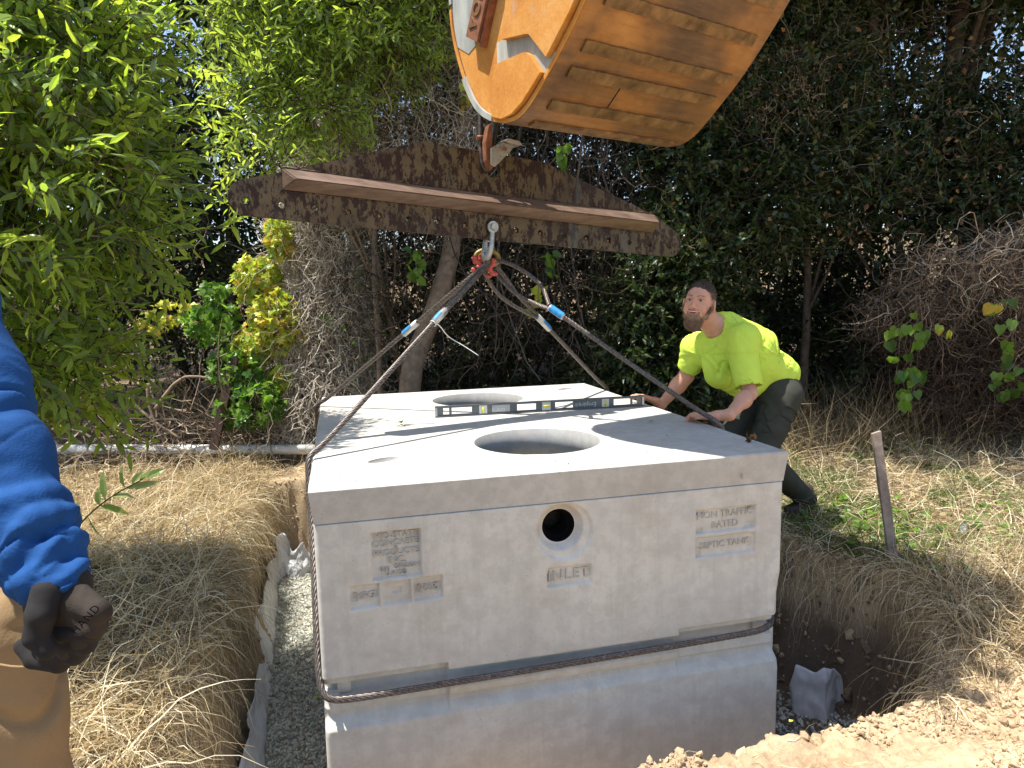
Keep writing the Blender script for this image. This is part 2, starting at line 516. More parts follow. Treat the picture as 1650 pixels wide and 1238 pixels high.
def curve(pts, m, it=3):
    "smooth polyline through pts"
    p = np.array(pts, float)
    for _ in range(it):
        q = [p[0]]
        for a, b in zip(p[:-1], p[1:]):
            q += [a*.75+b*.25, a*.25+b*.75]
        q.append(p[-1]); p = np.array(q)
    return resample(p, m)


def tube_obj(name, pts, r0, r1, mat, parent=None, m=16, sides=8, smooth_=True, wob=0, it=2, rad=None):
    P = curve(pts, m, it)
    if wob: P = P+rng.normal(0, wob, P.shape)*np.linspace(0, 1, m)[:, None]*np.linspace(1, .3, m)[:, None]
    R = np.linspace(r0, r1, m) if rad is None else np.interp(np.linspace(0, 1, m), np.linspace(0, 1, len(rad)), rad)
    V, F = tubes(P[None], R[None], sides, True)
    return link(name, fast_mesh(name, V, F, smooth=smooth_), mat, parent)


def wander(n, m, start, d0, length, turn=.5, droop=0.0):
    "n random-walk stems of m points"
    P = np.zeros((n, m, 3)); P[:, 0] = start
    d = norm(d0.copy()); st = (length/(m-1))[:, None]
    for i in range(1, m):
        d = norm(d + rng.normal(0, turn, (n, 3))/math.sqrt(m) + np.array([0, 0, -droop])/m)
        P[:, i] = P[:, i-1]+d*st
    return P


def stems(name, P, r, mat, parent=None, tint=None, sides=3, kind='stuff'):
    n, m, _ = P.shape
    R = r[:, None]*np.linspace(1, .45, m)[None]
    V, F = tubes(P, R, sides)
    if tint is None: tint = rng.random(n)
    o = link(name, fast_mesh(name, V, F, np.repeat(tint, m*sides)), mat, parent)
    if kind: o['kind'] = kind
    return o


def blades(name, P, w, mat, parent=None, tint=None):
    "flat tapering blades: P (n,m,3)"
    n, m, _ = P.shape
    T = norm(np.gradient(P, axis=1))
    side = norm(np.cross(T, norm(rng.normal(0, 1, (n, 1, 3)))))
    ww = w[:, None, None]*np.linspace(1, .15, m)[None, :, None]
    V = np.stack([P-side*ww, P+side*ww], 2).reshape(-1, 3)
    i = (np.arange(n)[:, None]*m+np.arange(m-1)[None])*2
    F = np.stack([i, i+1, i+3, i+2], -1).reshape(-1, 4)
    if tint is None: tint = rng.random(n)
    o = link(name, fast_mesh(name, V, F, np.repeat(tint, m*2)), mat, parent)
    return tagp(o, kind='stuff')


def box_bm(bm, size, Mx=None):
    r = bmesh.ops.create_cube(bm, size=1.0)
    S = Matrix.Diagonal((*size, 1))
    bmesh.ops.transform(bm, matrix=(Mx or Matrix.Identity(4)) @ S, verts=r['verts'])
    return r['verts']


def box(name, c, size, mat, parent=None, rot=None, bevel=0.0, Mx=None):
    bm = bmesh.new(); box_bm(bm, size)
    if bevel: bmesh.ops.bevel(bm, geom=bm.edges[:], offset=bevel, segments=2, affect='EDGES')
    MM = Mx if Mx is not None else Matrix.Translation(tuple(c)) @ (rot or Matrix.Identity(4))
    bmesh.ops.transform(bm, matrix=MM, verts=bm.verts[:])
    return link(name, bm_mesh(name, bm), mat, parent)


def prism(name, poly, t0, t1, frame, mat, parent=None, bevel=0.0, holes=None):
    "poly 2-D points in frame (O,U,V,N), extruded from t0 to t1 along N"
    O, U, V, N = [Vector(tuple(x)) for x in frame]
    bm = bmesh.new()
    vs = [bm.verts.new(O+U*a+V*b+N*t0) for a, b in poly]
    f = bm.faces.new(vs)
    r = bmesh.ops.extrude_face_region(bm, geom=[f])
    bmesh.ops.translate(bm, vec=N*(t1-t0), verts=[v for v in r['geom'] if isinstance(v, bmesh.types.BMVert)])
    if bevel:
        bmesh.ops.recalc_face_normals(bm, faces=bm.faces)
        bmesh.ops.bevel(bm, geom=bm.edges[:], offset=bevel, segments=2, affect='EDGES')
    return link(name, bm_mesh(name, bm), mat, parent)


def cyl_bm(bm, a, b, r, r2=None, seg=20, caps=True):
    a = Vector(tuple(a)); b = Vector(tuple(b)); d = b-a
    q = d.to_track_quat('Z', 'Y').to_matrix().to_4x4()
    r = bmesh.ops.create_cone(bm, cap_ends=caps, segments=seg, radius1=r, radius2=r if r2 is None else r2, depth=d.length, matrix=Matrix.Translation((a+b)/2) @ q)
    return r['verts']


def cyl(name, a, b, r, mat, parent=None, r2=None, seg=20, smooth_=True, caps=True):
    bm = bmesh.new(); cyl_bm(bm, a, b, r, r2, seg, caps)
    me = bm_mesh(name, bm)
    if smooth_:
        me.polygons.foreach_set('use_smooth', [len(p.vertices) == 4 for p in me.polygons])
    return link(name, me, mat, parent)


def text(name, s, size, frame, depth, mat, parent, align='CENTER', spacing=1.0):
    "raised lettering; frame = (origin, right, up, out)"
    c = bpy.data.curves.new(name, 'FONT'); c.body = s; c.size = size; c.extrude = depth; c.align_x = align; c.align_y = 'CENTER'
    c.space_character = spacing; c.space_line = .85
    tmp = bpy.data.objects.new(name+'_tmp', c); COL.objects.link(tmp)
    bpy.context.view_layer.update()
    me = bpy.data.meshes.new_from_object(tmp.evaluated_get(bpy.context.evaluated_depsgraph_get()))
    bpy.data.objects.remove(tmp)
    O, X, Y, Z = [Vector(tuple(v)) for v in frame]
    me.transform(Matrix(((X.x, Y.x, Z.x, O.x), (X.y, Y.y, Z.y, O.y), (X.z, Y.z, Z.z, O.z), (0, 0, 0, 1))))
    me.materials.clear()
    return link(name, me, mat, parent)


def boolean(target, cutters, op='DIFFERENCE'):
    for c in cutters:
        m = target.modifiers.new('b', 'BOOLEAN'); m.operation = op; m.object = c; m.solver = 'EXACT'
        if len(c.data.materials): m.material_mode = 'TRANSFER'
    bpy.context.view_layer.update()
    dg = bpy.context.evaluated_depsgraph_get()
    me = bpy.data.meshes.new_from_object(target.evaluated_get(dg))
    target.modifiers.clear(); target.data = me
    for c in cutters: bpy.data.objects.remove(c)


# ---- signed-distance modelling of bodies (one continuous surface each)
class SDF:
    def __init__(s, lo, hi, h):
        s.lo = np.array(lo, float); s.h = h
        s.n = np.ceil((np.array(hi)-s.lo)/h).astype(int)+1
        s.g = np.full(s.n, 1.0, np.float32)
    def _reg(s, lo, hi):
        a = np.clip(np.floor((lo-s.lo)/s.h).astype(int), 0, s.n-1)
        b = np.clip(np.ceil((hi-s.lo)/s.h).astype(int)+1, 1, s.n)
        if (b <= a).any(): return None
        ax = [s.lo[i]+s.h*np.arange(a[i], b[i]) for i in range(3)]
        return (slice(a[0], b[0]), slice(a[1], b[1]), slice(a[2], b[2])), np.meshgrid(*ax, indexing='ij')
    def _apply(s, lo, hi, fn, k, sub):
        r = s._reg(lo, hi)
        if r is None: return
        sl, (X, Y, Z) = r
        d = fn(X, Y, Z).astype(np.float32)
        g = s.g[sl]
        if sub:
            h = np.clip(.5-.5*(g+d)/k, 0, 1)
            s.g[sl] = g*(1-h)-d*h+k*h*(1-h)
        else:
            h = np.clip(.5+.5*(g-d)/k, 0, 1)
            s.g[sl] = g*(1-h)+d*h-k*h*(1-h)
    def cap(s, a, b, ra, rb=None, k=.02, sub=False):
        a = np.array(a, float); b = np.array(b, float); rb = ra if rb is None else rb
        pad = max(ra, rb)+k+3*s.h
        ba = b-a; L2 = max(ba@ba, 1e-9)
        def fn(X, Y, Z):
            t = np.clip(((X-a[0])*ba[0]+(Y-a[1])*ba[1]+(Z-a[2])*ba[2])/L2, 0, 1)
            return np.sqrt((X-a[0]-t*ba[0])**2+(Y-a[1]-t*ba[1])**2+(Z-a[2]-t*ba[2])**2)-(ra+(rb-ra)*t)
        s._apply(np.minimum(a, b)-pad, np.maximum(a, b)+pad, fn, k, sub)
    def ell(s, c, r, R=None, k=.02, sub=False):
        c = np.array(c, float); r = np.array(r, float); R = np.eye(3) if R is None else np.array(R, float)  # columns = axes
        pad = r.max()+k+3*s.h
        def fn(X, Y, Z):
            d = np.stack([X-c[0], Y-c[1], Z-c[2]], -1)@R
            q = np.sqrt(((d/r)**2).sum(-1)); q2 = np.sqrt(((d/r**2)**2).sum(-1))
            return q*(q-1)/np.maximum(q2, 1e-6)
        s._apply(c-pad, c+pad, fn, k, sub)
    def net(s):
        "naive surface nets"
        g = s.g; ins = g < 0
        a = ins[:-1, :-1, :-1].astype(np.int8)
        tot = a.copy()
        offs = [(i, j, k) for i in (0, 1) for j in (0, 1) for k in (0, 1)]
        for o in offs[1:]:
            tot += ins[o[0]:g.shape[0]-1+o[0], o[1]:g.shape[1]-1+o[1], o[2]:g.shape[2]-1+o[2]]
        cells = np.argwhere((tot > 0) & (tot < 8))
        vid = np.full(tot.shape, -1, np.int32)
        vid[tuple(cells.T)] = np.arange(len(cells))
        val = np.stack([g[tuple((cells+np.array(o)).T)] for o in offs], 1)
        O = np.array(offs, float)
        acc = np.zeros((len(cells), 3)); cnt = np.zeros(len(cells))
        for p in range(8):
            for q in range(p+1, 8):
                if np.abs(O[p]-O[q]).sum() == 1:
                    vp, vq = val[:, p], val[:, q]
                    m = (vp < 0) != (vq < 0)
                    t = np.where(m, vp/np.where(m, vp-vq, 1), 0)[:, None]
                    acc += np.where(m[:, None], O[p]+(O[q]-O[p])*t, 0); cnt += m
        V = s.lo+s.h*(cells+acc/cnt[:, None])
        F = []
        for ax in range(3):
            sl0 = [slice(None)]*3; sl1 = [slice(None)]*3
            sl0[ax] = slice(0, -1); sl1[ax] = slice(1, None)
            ch = ins[tuple(sl0)] != ins[tuple(sl1)]
            e = np.argwhere(ch)
            b, c = [(1, 2), (2, 0), (0, 1)][ax]
            ok = (e[:, b] > 0) & (e[:, c] > 0) & (e[:, b] < g.shape[b]-1) & (e[:, c] < g.shape[c]-1)
            e = e[ok]
            flip = ins[tuple(e.T)]
            qd = []
            for db, dc in ((-1, -1), (0, -1), (0, 0), (-1, 0)):
                f = e.copy(); f[:, b] += db; f[:, c] += dc
                qd.append(vid[tuple(f.T)])
            Q = np.stack(qd, 1)
            Q = np.where(flip[:, None], Q, Q[:, ::-1])
            F.append(Q[(Q >= 0).all(1)])
        return V, np.concatenate(F)


def rotm(axis, deg):
    return np.array(Matrix.Rotation(math.radians(deg), 3, Vector(axis)))


def link_local(name, me, mat, parent):
    o = bpy.data.objects.new(name, me); COL.objects.link(o)
    if mat is not None and len(me.materials) == 0: me.materials.append(mat)
    o.parent = parent
    return o


# ------------------------------------------------------------------ ground with the pit
PIT = np.array([(-.74, -1.05), (-.57, -.5), (-.55, .6), (-.58, 2.0), (-.66, 3.0), (-.42, 3.5), (.6, 3.55), (2.2, 3.4), (2.6, 2.3), (2.48, 1.3), (2.55, .8),
                (2.78, .45), (2.82, .12), (2.62, -.22), (2.25, -.44), (1.5, -.42), (.95, -.43), (.75, -.50), (.5, -.72), (.2, -1.05)])
FLOOR = -1.50


def sd_poly(x, y, P):
    "positive inside"
    d = np.full(x.shape, 1e9); ins = np.zeros(x.shape, bool)
    n = len(P)
    for i in range(n):
        a = P[i]; b = P[(i+1) % n]
        e = b-a
        wx = x-a[0]; wy = y-a[1]
        t = np.clip((wx*e[0]+wy*e[1])/(e@e), 0, 1)
        d = np.minimum(d, (wx-t*e[0])**2+(wy-t*e[1])**2)
        c = ((a[1] > y) != (b[1] > y)) & (x < (b[0]-a[0])*(y-a[1])/(b[1]-a[1]+1e-12)+a[0])
        ins ^= c
    return np.sqrt(d)*np.where(ins, 1, -1)


def base_h(x, y):
    z = -.80+.10*smooth(2.2, 3.6, x)-.05*smooth(.1, -.5, y)
    z = z+.35*smooth(4.6, 8, y)+2.6*smooth(8, 20, y)+.6*smooth(5.5, 9, x)*smooth(1, 4, y)+.5*smooth(-4, -9, x)
    z = z+.045*fbm(x*1.1, y*1.1, 3, 3)+.02*fbm(x*5, y*5, 3, 9)+.09*fbm(x*2.3, y*2.0, 3, 19)*smooth(-.3, -.7, x)*smooth(-5, -2, x)-.075*smooth(-.15, -.38, y)*smooth(0, .5, x)*smooth(3.2, 2.2, x)+.05*smooth(-.5, -.9, y)*smooth(0, .5, x)
    return z


def ground_h(x, y, detail=True):
    sd = sd_poly(x, y, PIT)+.05*fbm(x*3.1, y*3.1, 3, 21)+.035*fbm(x*11, y*11, 3, 23)
    k = smooth(0, .20, sd)
    b = base_h(x, y)
    z = b*(1-k)+FLOOR*k
    if detail:
        bare = smooth(-.15, -.45, y)*smooth(.0, .5, x)+.5*smooth(-.3, 0, sd)
        cr = fbm(x*16, y*16, 4, 31)
        z = z+bare*(.022*cr+.012*np.maximum(0, fbm(x*34, y*34, 3, 37))*2)*(1-k)
        z = z+.10*fbm(x*10, y*10, 5, 41)*4*k*(1-k)+.008*fbm(x*30, y*30, 3, 51)
        z = z+.012*smooth(-.16, -.02, sd)*(1-k)*fbm(x*7, y*7, 3, 61)*smooth(0, -.3, y)
    return z


def axis(lo, hi, step, LO, HI):
    m = np.arange(lo, hi+step/2, step)
    def grow(x0, lim, sg):
        o = []; x = x0; s = step
        while sg*(lim-x) > 0:
            s *= 1.16; x += sg*min(s, 1.2); o.append(x)
        return o
    return np.array(grow(lo, LO, -1)[::-1]+list(m)+grow(hi, HI, 1))


xs = axis(-1.3, 3.5, .0165, -40, 45); ys = axis(-1.35, 4.2, .0185, -30, 60)
GX, GY = np.meshgrid(xs, ys, indexing='ij')
GZ = ground_h(GX, GY)
# horizontal jitter gives the pit walls overhangs and lumps
V = np.stack([GX, GY, GZ], -1).reshape(-1, 3)
ni, nj = GX.shape
i = (np.arange(ni-1)[:, None]*nj+np.arange(nj-1)[None]).ravel()
_sd = sd_poly(GX, GY, PIT)
COV = np.clip(smooth(-.02, -.10, _sd)*np.maximum(smooth(-.25, -.45, GX), smooth(2.35, 2.6, GX)*smooth(-.35, -.1, GY+.2*fbm(GX*4, GY*4, 2, 9)))+smooth(3.6, 4.3, GY+.3*fbm(GX*2, GY*2, 2, 4)), 0, 1)
COV = COV*(.82+.18*fbm(GX*3, GY*3, 3, 15))*(1-.35*smooth(0, -.1, _sd)*(fbm(GX*2, GY*2, 2, 35) > .25))
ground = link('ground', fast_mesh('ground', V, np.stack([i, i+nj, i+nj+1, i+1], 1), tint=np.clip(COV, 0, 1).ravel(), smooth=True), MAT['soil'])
tagp(ground, 'bare light brown soil around and inside the dug pit', kind='structure')


def gz(x, y): return ground_h(np.asarray(x, float), np.asarray(y, float))


# gravel bed
def rocks(name, pos, size, mat, kind='stuff', parent=None, flat=.7, tint=None):
    bm = bmesh.new(); bmesh.ops.create_icosphere(bm, subdivisions=1, radius=1)
    me = bpy.data.meshes.new('t'); bm.to_mesh(me)
    v0 = np.array([v.co[:] for v in me.vertices]); f0 = np.array([p.vertices[:] for p in me.polygons]); bm.free()
    bpy.data.meshes.remove(me)
    n = len(pos)
    q = rng.normal(0, 1, (n, 3, 3)); 
    a = norm(q[:, 0]); b = norm(np.cross(a, q[:, 1])); c = np.cross(a, b)
    Rm = np.stack([a, b, c], 1)
    jit = 1+rng.normal(0, .17, (n, len(v0), 1))
    sc = size[:, None, None]*np.stack([np.ones(n), rng.uniform(.6, 1, n), rng.uniform(flat*.6, flat, n)], 1)[:, None, :]
    V = (v0[None]*jit*sc)@Rm+pos[:, None]
    F = (f0[None]+(np.arange(n)*len(v0))[:, None, None]).reshape(-1, 3)
    if tint is None: tint = rng.random(n)
    o = link(name, fast_mesh(name, V.reshape(-1, 3), F, np.repeat(tint, len(v0))), mat, parent)
    if kind: o['kind'] = kind
    return o


def scatter(n, x0, x1, y0, y1, f):
    x = rng.uniform(x0, x1, n*3); y = rng.uniform(y0, y1, n*3)
    m = f(x, y); x = x[m][:n]; y = y[m][:n]
    return x, y


x, y = scatter(17000, -.5, .12, -.1, 3.5, lambda x, y: sd_poly(x, y, PIT) > .18)
x2, y2 = scatter(5000, 1.75, 2.8, -.4, 2.4, lambda x, y: sd_poly(x, y, PIT) > .24)
x = np.append(x, x2); y = np.append(y, y2)
P = np.stack([x, y, gz(x, y)+.004], 1)
g = rocks('gravel', P, rng.uniform(.005, .014, len(P)), MAT['gravel'])
g['label'] = 'pale crushed gravel bedding on the floor of the pit'
gb = bpy.data.objects['ground']
# soil clods on the spoil in front and crumbs on walls
x, y = scatter(9000, .2, 3.0, -1.15, -.25, lambda x, y: (sd_poly(x, y, PIT) < .05) & (fbm(x*3, y*3, 2, 5) > -.25))
s = rng.uniform(.002, .007, len(x))*(1+2.2*(rng.random(len(x))**7))
P = np.stack([x, y, gz(x, y)+s*.3], 1)
c = rocks('soil_crumbs', P, s, MAT['clod'], flat=.9); c['label'] = 'loose crumbs of tan soil on the spoil at the front edge of the pit'
x, y = scatter(5200, -.75, 3.1, -.9, 3.7, lambda x, y: np.abs(sd_poly(x, y, PIT)-.10) < .12)
s = rng.uniform(.004, .012, len(x))*(1+2.0*(rng.random(len(x))**8))
c = rocks('pit_wall_stones', np.stack([x, y, gz(x, y)], 1), s, MAT['clod'], flat=.9); c['label'] = 'stones and crumbs in the cut soil walls of the pit'
MAT['shade_clod'] = m_soil('shaded_clod', (.10, .072, .048), (.30, .22, .145), 1.4)  # clod soil in a darker tone that stands in for the right wall's shade
x, y = scatter(1500, 1.7, 3.0, -.7, 3.7, lambda x, y: (sd_poly(x, y, PIT) > .02) & (sd_poly(x, y, PIT) < .25))
s = rng.uniform(.007, .016, len(x))*(1+1.8*(rng.random(len(x))**6))
c = rocks('pit_wall_lumps', np.stack([x, y, gz(x, y)], 1), s, MAT['shade_clod'], flat=1.0); c['label'] = 'lumps of soil coloured dark as if shaded, sticking out of the cut pit walls'
# a few larger clods one can tell apart
for (px, py, d, r, lab) in ((820, 1232, 1.95, .034, 'largest tan soil clod on the pit edge, under the left half of the tank'),
                            (1010, 1222, 2.0, .020, 'small tan clod at the pit edge below the middle of the tank'),
                            (1222, 1188, 2.1, .022, 'tan clod below the right bottom corner of the tank'),
                            (1290, 1230, 1.75, .018, 'darker clod on the smooth spoil near the bottom of the photo'),
                            (1180, 1180, 2.15, .018, 'small pale clod left of the yellow leaf on the pit edge')):
    w = D(px, py, d); z = float(gz(w[0], w[1]))
    o = rocks('soil_clod', np.array([[w[0], w[1], z+r*.4]]), np.array([r]), MAT['clod'], kind=None, flat=1.0)
    bm = bmesh.new(); bm.from_mesh(o.data); bmesh.ops.subdivide_edges(bm, edges=bm.edges[:], cuts=3, use_grid_fill=True)
    for v in bm.verts: v.co += Vector(rng.normal(0, r*.07, 3))
    bm.to_mesh(o.data); bm.free()
    tagp(o, lab, 'soil clod', 'clods on the pit edge')

# filter fabric along the foot of the pit wall
def sheet(name, fn, nu, nv, mat, label, cat='fabric', group=None, sol=.003):
    u, v = np.meshgrid(np.linspace(0, 1, nu), np.linspace(0, 1, nv), indexing='ij')
    V = fn(u, v).reshape(-1, 3)
    i = (np.arange(nu-1)[:, None]*nv+np.arange(nv-1)[None]).ravel()
    o = link(name, fast_mesh(name, V, np.stack([i, i+nv, i+nv+1, i+1], 1), smooth=True), mat)
    m = o.modifiers.new('thickness', 'SOLIDIFY'); m.thickness = sol
    return tagp(o, label, cat, group)


def fab_left(u, v):
    y = .1+3.05*u
    k = np.linspace(0, 1, 8)
    cx = np.interp(y, [0, .8, 1.6, 2.4, 3.0, 3.3], [-.33, -.335, -.36, -.40, -.43, -.38])
    wob = .028*fbm(y*2.2, v*.8, 3, 5)+.018*np.sin(y*6.5+3*np.sin(y*2))
    hh = .16+.09*fbm(y*1.4, y*0+2, 3, 8)+.02*np.sin(y*11)
    x = cx-.075*v+wob*(.25+v)+.02*fbm(y*7, v*3, 3, 11)
    z = FLOOR-.01+hh*v*1.25+.012*fbm(y*10, v*4, 2, 13)
    return np.stack([x+.03, y, z], -1)


sheet('filter_fabric', fab_left, 220, 14, MAT['fabric'], 'long crumpled white filter fabric along the left foot of the pit wall', group='filter fabric lining the pit')


def fab_back(u, v):
    x = -.42+.34*u
    y = 3.05+.12*u+.05*np.sin(u*9)
    z = FLOOR+(.30-.18*u+.05*np.sin(u*14))*v
    return np.stack([x+.04*fbm(u*6, v*4, 3, 3), y+.10*v+.05*fbm(u*8, v*3, 3, 7), z], -1)


sheet('filter_fabric', fab_back, 50, 16, MAT['fabric'], 'folded white fabric corner at the back left of the gravel strip', group='filter fabric lining the pit')


def fab_right(u, v):
    # a flap standing up in the pit right of the tank
    x = 2.30+.27*u; y = .36+.22*np.abs(u-.42)+.02*fbm(u*7, v*5, 3, 8)-.05*u*v
    top = np.interp(u, [0, .08, .3, .42, .7, .88, 1], [.13, .25, .235, .27, .245, .19, .04])
    z = FLOOR-.03+(top+.03)*v
    return np.stack([x, y+.07*v*(1-u)+.012*fbm(u*3, v*2, 2, 4), z], -1)


sheet('filter_fabric', fab_right, 40, 16, MAT['fabric'], 'grey-white fabric flap standing in the pit right of the tank', group='filter fabric lining the pit')


def fab_right2(u, v):
    x = 2.02+.26*u; y = .72+.12*u+.03*np.sin(u*8)
    z = FLOOR-.02+(.30-.16*u)*v
    return np.stack([x, y+.05*v+.02*fbm(u*5, v*3, 2, 4), z], -1)


sheet('filter_fabric', fab_right2, 30, 12, MAT['fabric'], 'shaded fabric piece against the right side of the tank, behind the flap', group='filter fabric lining the pit')

# ------------------------------------------------------------------ the concrete tank
TW, TL, LH = 1.8967, 2.4575, .1258
TANKX = 0
tank = empty('septic_tank', (TW/2, TL/2, FLOOR+.05), 'pale grey precast concrete tank with a two-hole lid, hanging in the pit', 'concrete tank')


def arrayprof(x, pts):
    p = np.array(pts); return np.interp(x, p[:, 0], p[:, 1])


# lid with two manholes and two lifting pockets
bm = bmesh.new()
cs = [(0, 0), (TW, 0), (TW, TL), (0, TL)]
ins = .010
nE = 60
def ring(z, off, jit):
    pts = []
    for k in range(4):
        a = np.array(cs[k]); b = np.array(cs[(k+1) % 4])
        for t in np.linspace(0, 1, nE, endpoint=False):
            p = a+(b-a)*t
            c = np.array([TW/2, TL/2])
            q = c+(p-c)*np.array([1-off/(TW/2), 1-off/(TL/2)])
            j = jit*(fbm(np.array([p[0]*9+k*5]), np.array([p[1]*9]), 3, 4)[0]) - (.012 if jit and rng.random() < .015 else 0)*0
            nrm = [(0, -1), (1, 0), (0, 1), (-1, 0)][k]
            pts.append(bm.verts.new((q[0]+nrm[0]*j, q[1]+nrm[1]*j, z)))
    return pts
r0 = ring(-LH, .014, .002); r1 = ring(-.006, .001, .0035); r2 = ring(0, .007, .004)
N4 = nE*4
for a, b in ((r0, r1), (r1, r2)):
    for k in range(N4): bm.faces.new((a[k], a[(k+1) % N4], b[(k+1) % N4], b[k]))
bm.faces.new(r2); bm.faces.new(r0[::-1])
lid = link('lid', bm_mesh('lid', bm), MAT['conc_lid'], tank)
cutters = []
HOLES = [(.985, .56, .285), (.985, 1.95, .29)]
for hx, hy, hr in HOLES:
    cutters.append(cyl('cut', (hx, hy, -LH-.05), (hx, hy, .05), hr-.012, None, r2=hr+.006, seg=72))
for (ax_, ay, bx_, by) in ((.285, .40, .075, 25), (1.66, 2.20, .06, 20)):
    bm = bmesh.new(); bmesh.ops.create_uvsphere(bm, u_segments=24, v_segments=12, radius=1)
    bmesh.ops.transform(bm, matrix=Matrix.Translation((ax_, ay, .012)) @ Matrix.Rotation(math.radians(by), 4, 'Z') @ Matrix.Diagonal((bx_, .04, .035, 1)), verts=bm.verts[:])
    cutters.append(link('cut', bm_mesh('cut', bm)))
for c in cutters: c.data.materials.clear(); c.data.materials.append(MAT['conc_in'])
boolean(lid, cutters)

# manhole riser walls inside the tank (form lines)
for hx, hy, hr in HOLES:
    bm = bmesh.new()
    cyl_bm(bm, (hx, hy, -LH-.22), (hx, hy, -LH), hr+.02, hr-.01, 72, False)
    bmesh.ops.solidify(bm, geom=bm.faces[:], thickness=.03)
    link('manhole_collar', bm_mesh('manhole_collar', bm), MAT['conc_in'], tank)

# front of the upper section as a relief
TXT = []
X0, X1, Z0, Z1 = .012, TW-.012, -LH-.004, -.738
MAT['seam'] = m_simple('dark_joint_mastic', (.035, .025, .018), .9, 0, .6, 60, .6, .004)
for c_, s_ in (((TW/2, .040), (TW-.06, .02)), ((TW/2, TL-.04), (TW-.06, .02)), ((.040, TL/2), (.02, TL-.12)), ((TW-.040, TL/2), (.02, TL-.12))):
    box('joint_mastic', (*c_, -LH-.003), (*s_, .016), MAT['seam'], tank)


def rrect(x, z, x0, x1, z0, z1, s):
    d = np.minimum(np.minimum(x-x0, x1-x), np.minimum(z-z0, z1-z))
    return smooth(0, s, d)


def upper_relief(x, z):
    y = np.zeros_like(x)
    # maker's plate
    y = np.maximum(y, .018*rrect(x, z, .205, .385, -.356, -.174, .004))
    tilt = (x-.3)*.04
    zz = z-(x-.3)*.02
    for a, b in ((.122, .232), (.236, .345), (.349, .462)):
        y = np.maximum(y, .015*rrect(x, zz, a, b, -.455, -.360, .010))
    y = np.maximum(y, .012*rrect(x, z, 1.485, 1.762, -.318, -.212, .010))
    y = np.maximum(y, .012*rrect(x, z, 1.485, 1.762, -.418, -.326, .010))
    y = np.maximum(y, .013*rrect(x, z, .858, 1.046, -.466, -.380, .012))
    # screw marks of the form plates
    for a, b, w, h in ((.137, -.41, .014, .018), (.213, -.405, .011, .016), (.290, -.402, .018, .013), (.366, -.405, .012, .018), (.440, -.405, .014, .018),
                       (1.505, -.303, .018, .012), (1.735, -.298, .020, .013), (1.503, -.39, .012, .02), (1.735, -.372, .013, .02),
                       (.872, -.425, .012, .018), (1.026, -.418, .013, .018), (1.51, -.228, .02, .010), (1.735, -.226, .022, .012)):
        y = y+.006*rrect(x, z, a-w, a+w, b-h, b+h, .004)
    # inlet: conical recess
    r = np.hypot(x-.922, z+.232)
    y = np.maximum(y, .045*smooth(.108, .064, r))
    r2 = np.hypot(x-.935, z+.245)
    y = np.maximum(y, .012*smooth(.118, .10, r2))
    y = y+.0022*fbm(x*4, z*4, 4, 2)+.0009*fbm(x*22, z*22, 4, 8)
    # rough patch by the plate
    y = y-.005*np.maximum(0, fbm(x*55, z*55, 3, 5))*rrect(x, z, .385, .455, -.36, -.19, .03)
    # corner rounding
    e = np.minimum(x-X0, X1-x)
    y = y+.018-np.sqrt(np.maximum(.018**2-np.maximum(.018-e, 0)**2, 0))
    e = np.minimum(z-Z1, .5)
    y = y+.010-np.sqrt(np.maximum(.010**2-np.maximum(.010-e, 0)**2, 0))
    y = y+.024*smooth(-.704, -.710, z)*(1-smooth(.466, .470, x)*smooth(1.420, 1.416, x))
    # chipped right edge
    y = y+.02*smooth(.03, 0, X1-x+.012*fbm(z*14, z*0, 3, 4))*smooth(-.50, -.62, z)
    return y


def relief(name, fn, x0, x1, z0, z1, step, y0, depth, mat, parent, cutr=None):
    nx = int((x1-x0)/step)+1; nz = int(abs(z1-z0)/step)+1
    x, z = np.meshgrid(np.linspace(x0, x1, nx), np.linspace(z1, z0, nz), indexing='ij')
    y = y0+fn(x, z)
    V = np.stack([x, y, z], -1).reshape(-1, 3)
    i = (np.arange(nx-1)[:, None]*nz+np.arange(nz-1)[None]).ravel()
    F = np.stack([i, i+nz, i+nz+1, i+1], 1)
    if cutr is not None:
        cx = V[F][:, :, 0].mean(1); cz = V[F][:, :, 2].mean(1)
        F = F[np.hypot(cx-cutr[0], cz-cutr[1]) > cutr[2]]
    # rim back to depth
    n0 = len(V)
    per = np.concatenate([np.arange(nx)*nz, (nx-1)*nz+np.arange(1, nz), (np.arange(nx-1)[::-1])*nz+nz-1, np.arange(1, nz-1)[::-1]])
    B = V[per].copy(); B[:, 1] = y0+depth
    m = len(per); a = np.arange(m); b = (a+1) % m
    V = np.concatenate([V, B])
    F2 = np.stack([per[a], n0+a, n0+b, per[b]], 1)
    return link(name, fast_mesh(name, V, [F, F2], smooth=True), mat, parent)


upper = relief('upper_section', upper_relief, X0, X1, Z1, Z0, .0035, .012, .075, MAT['conc'], tank, (.922, -.232, .064))


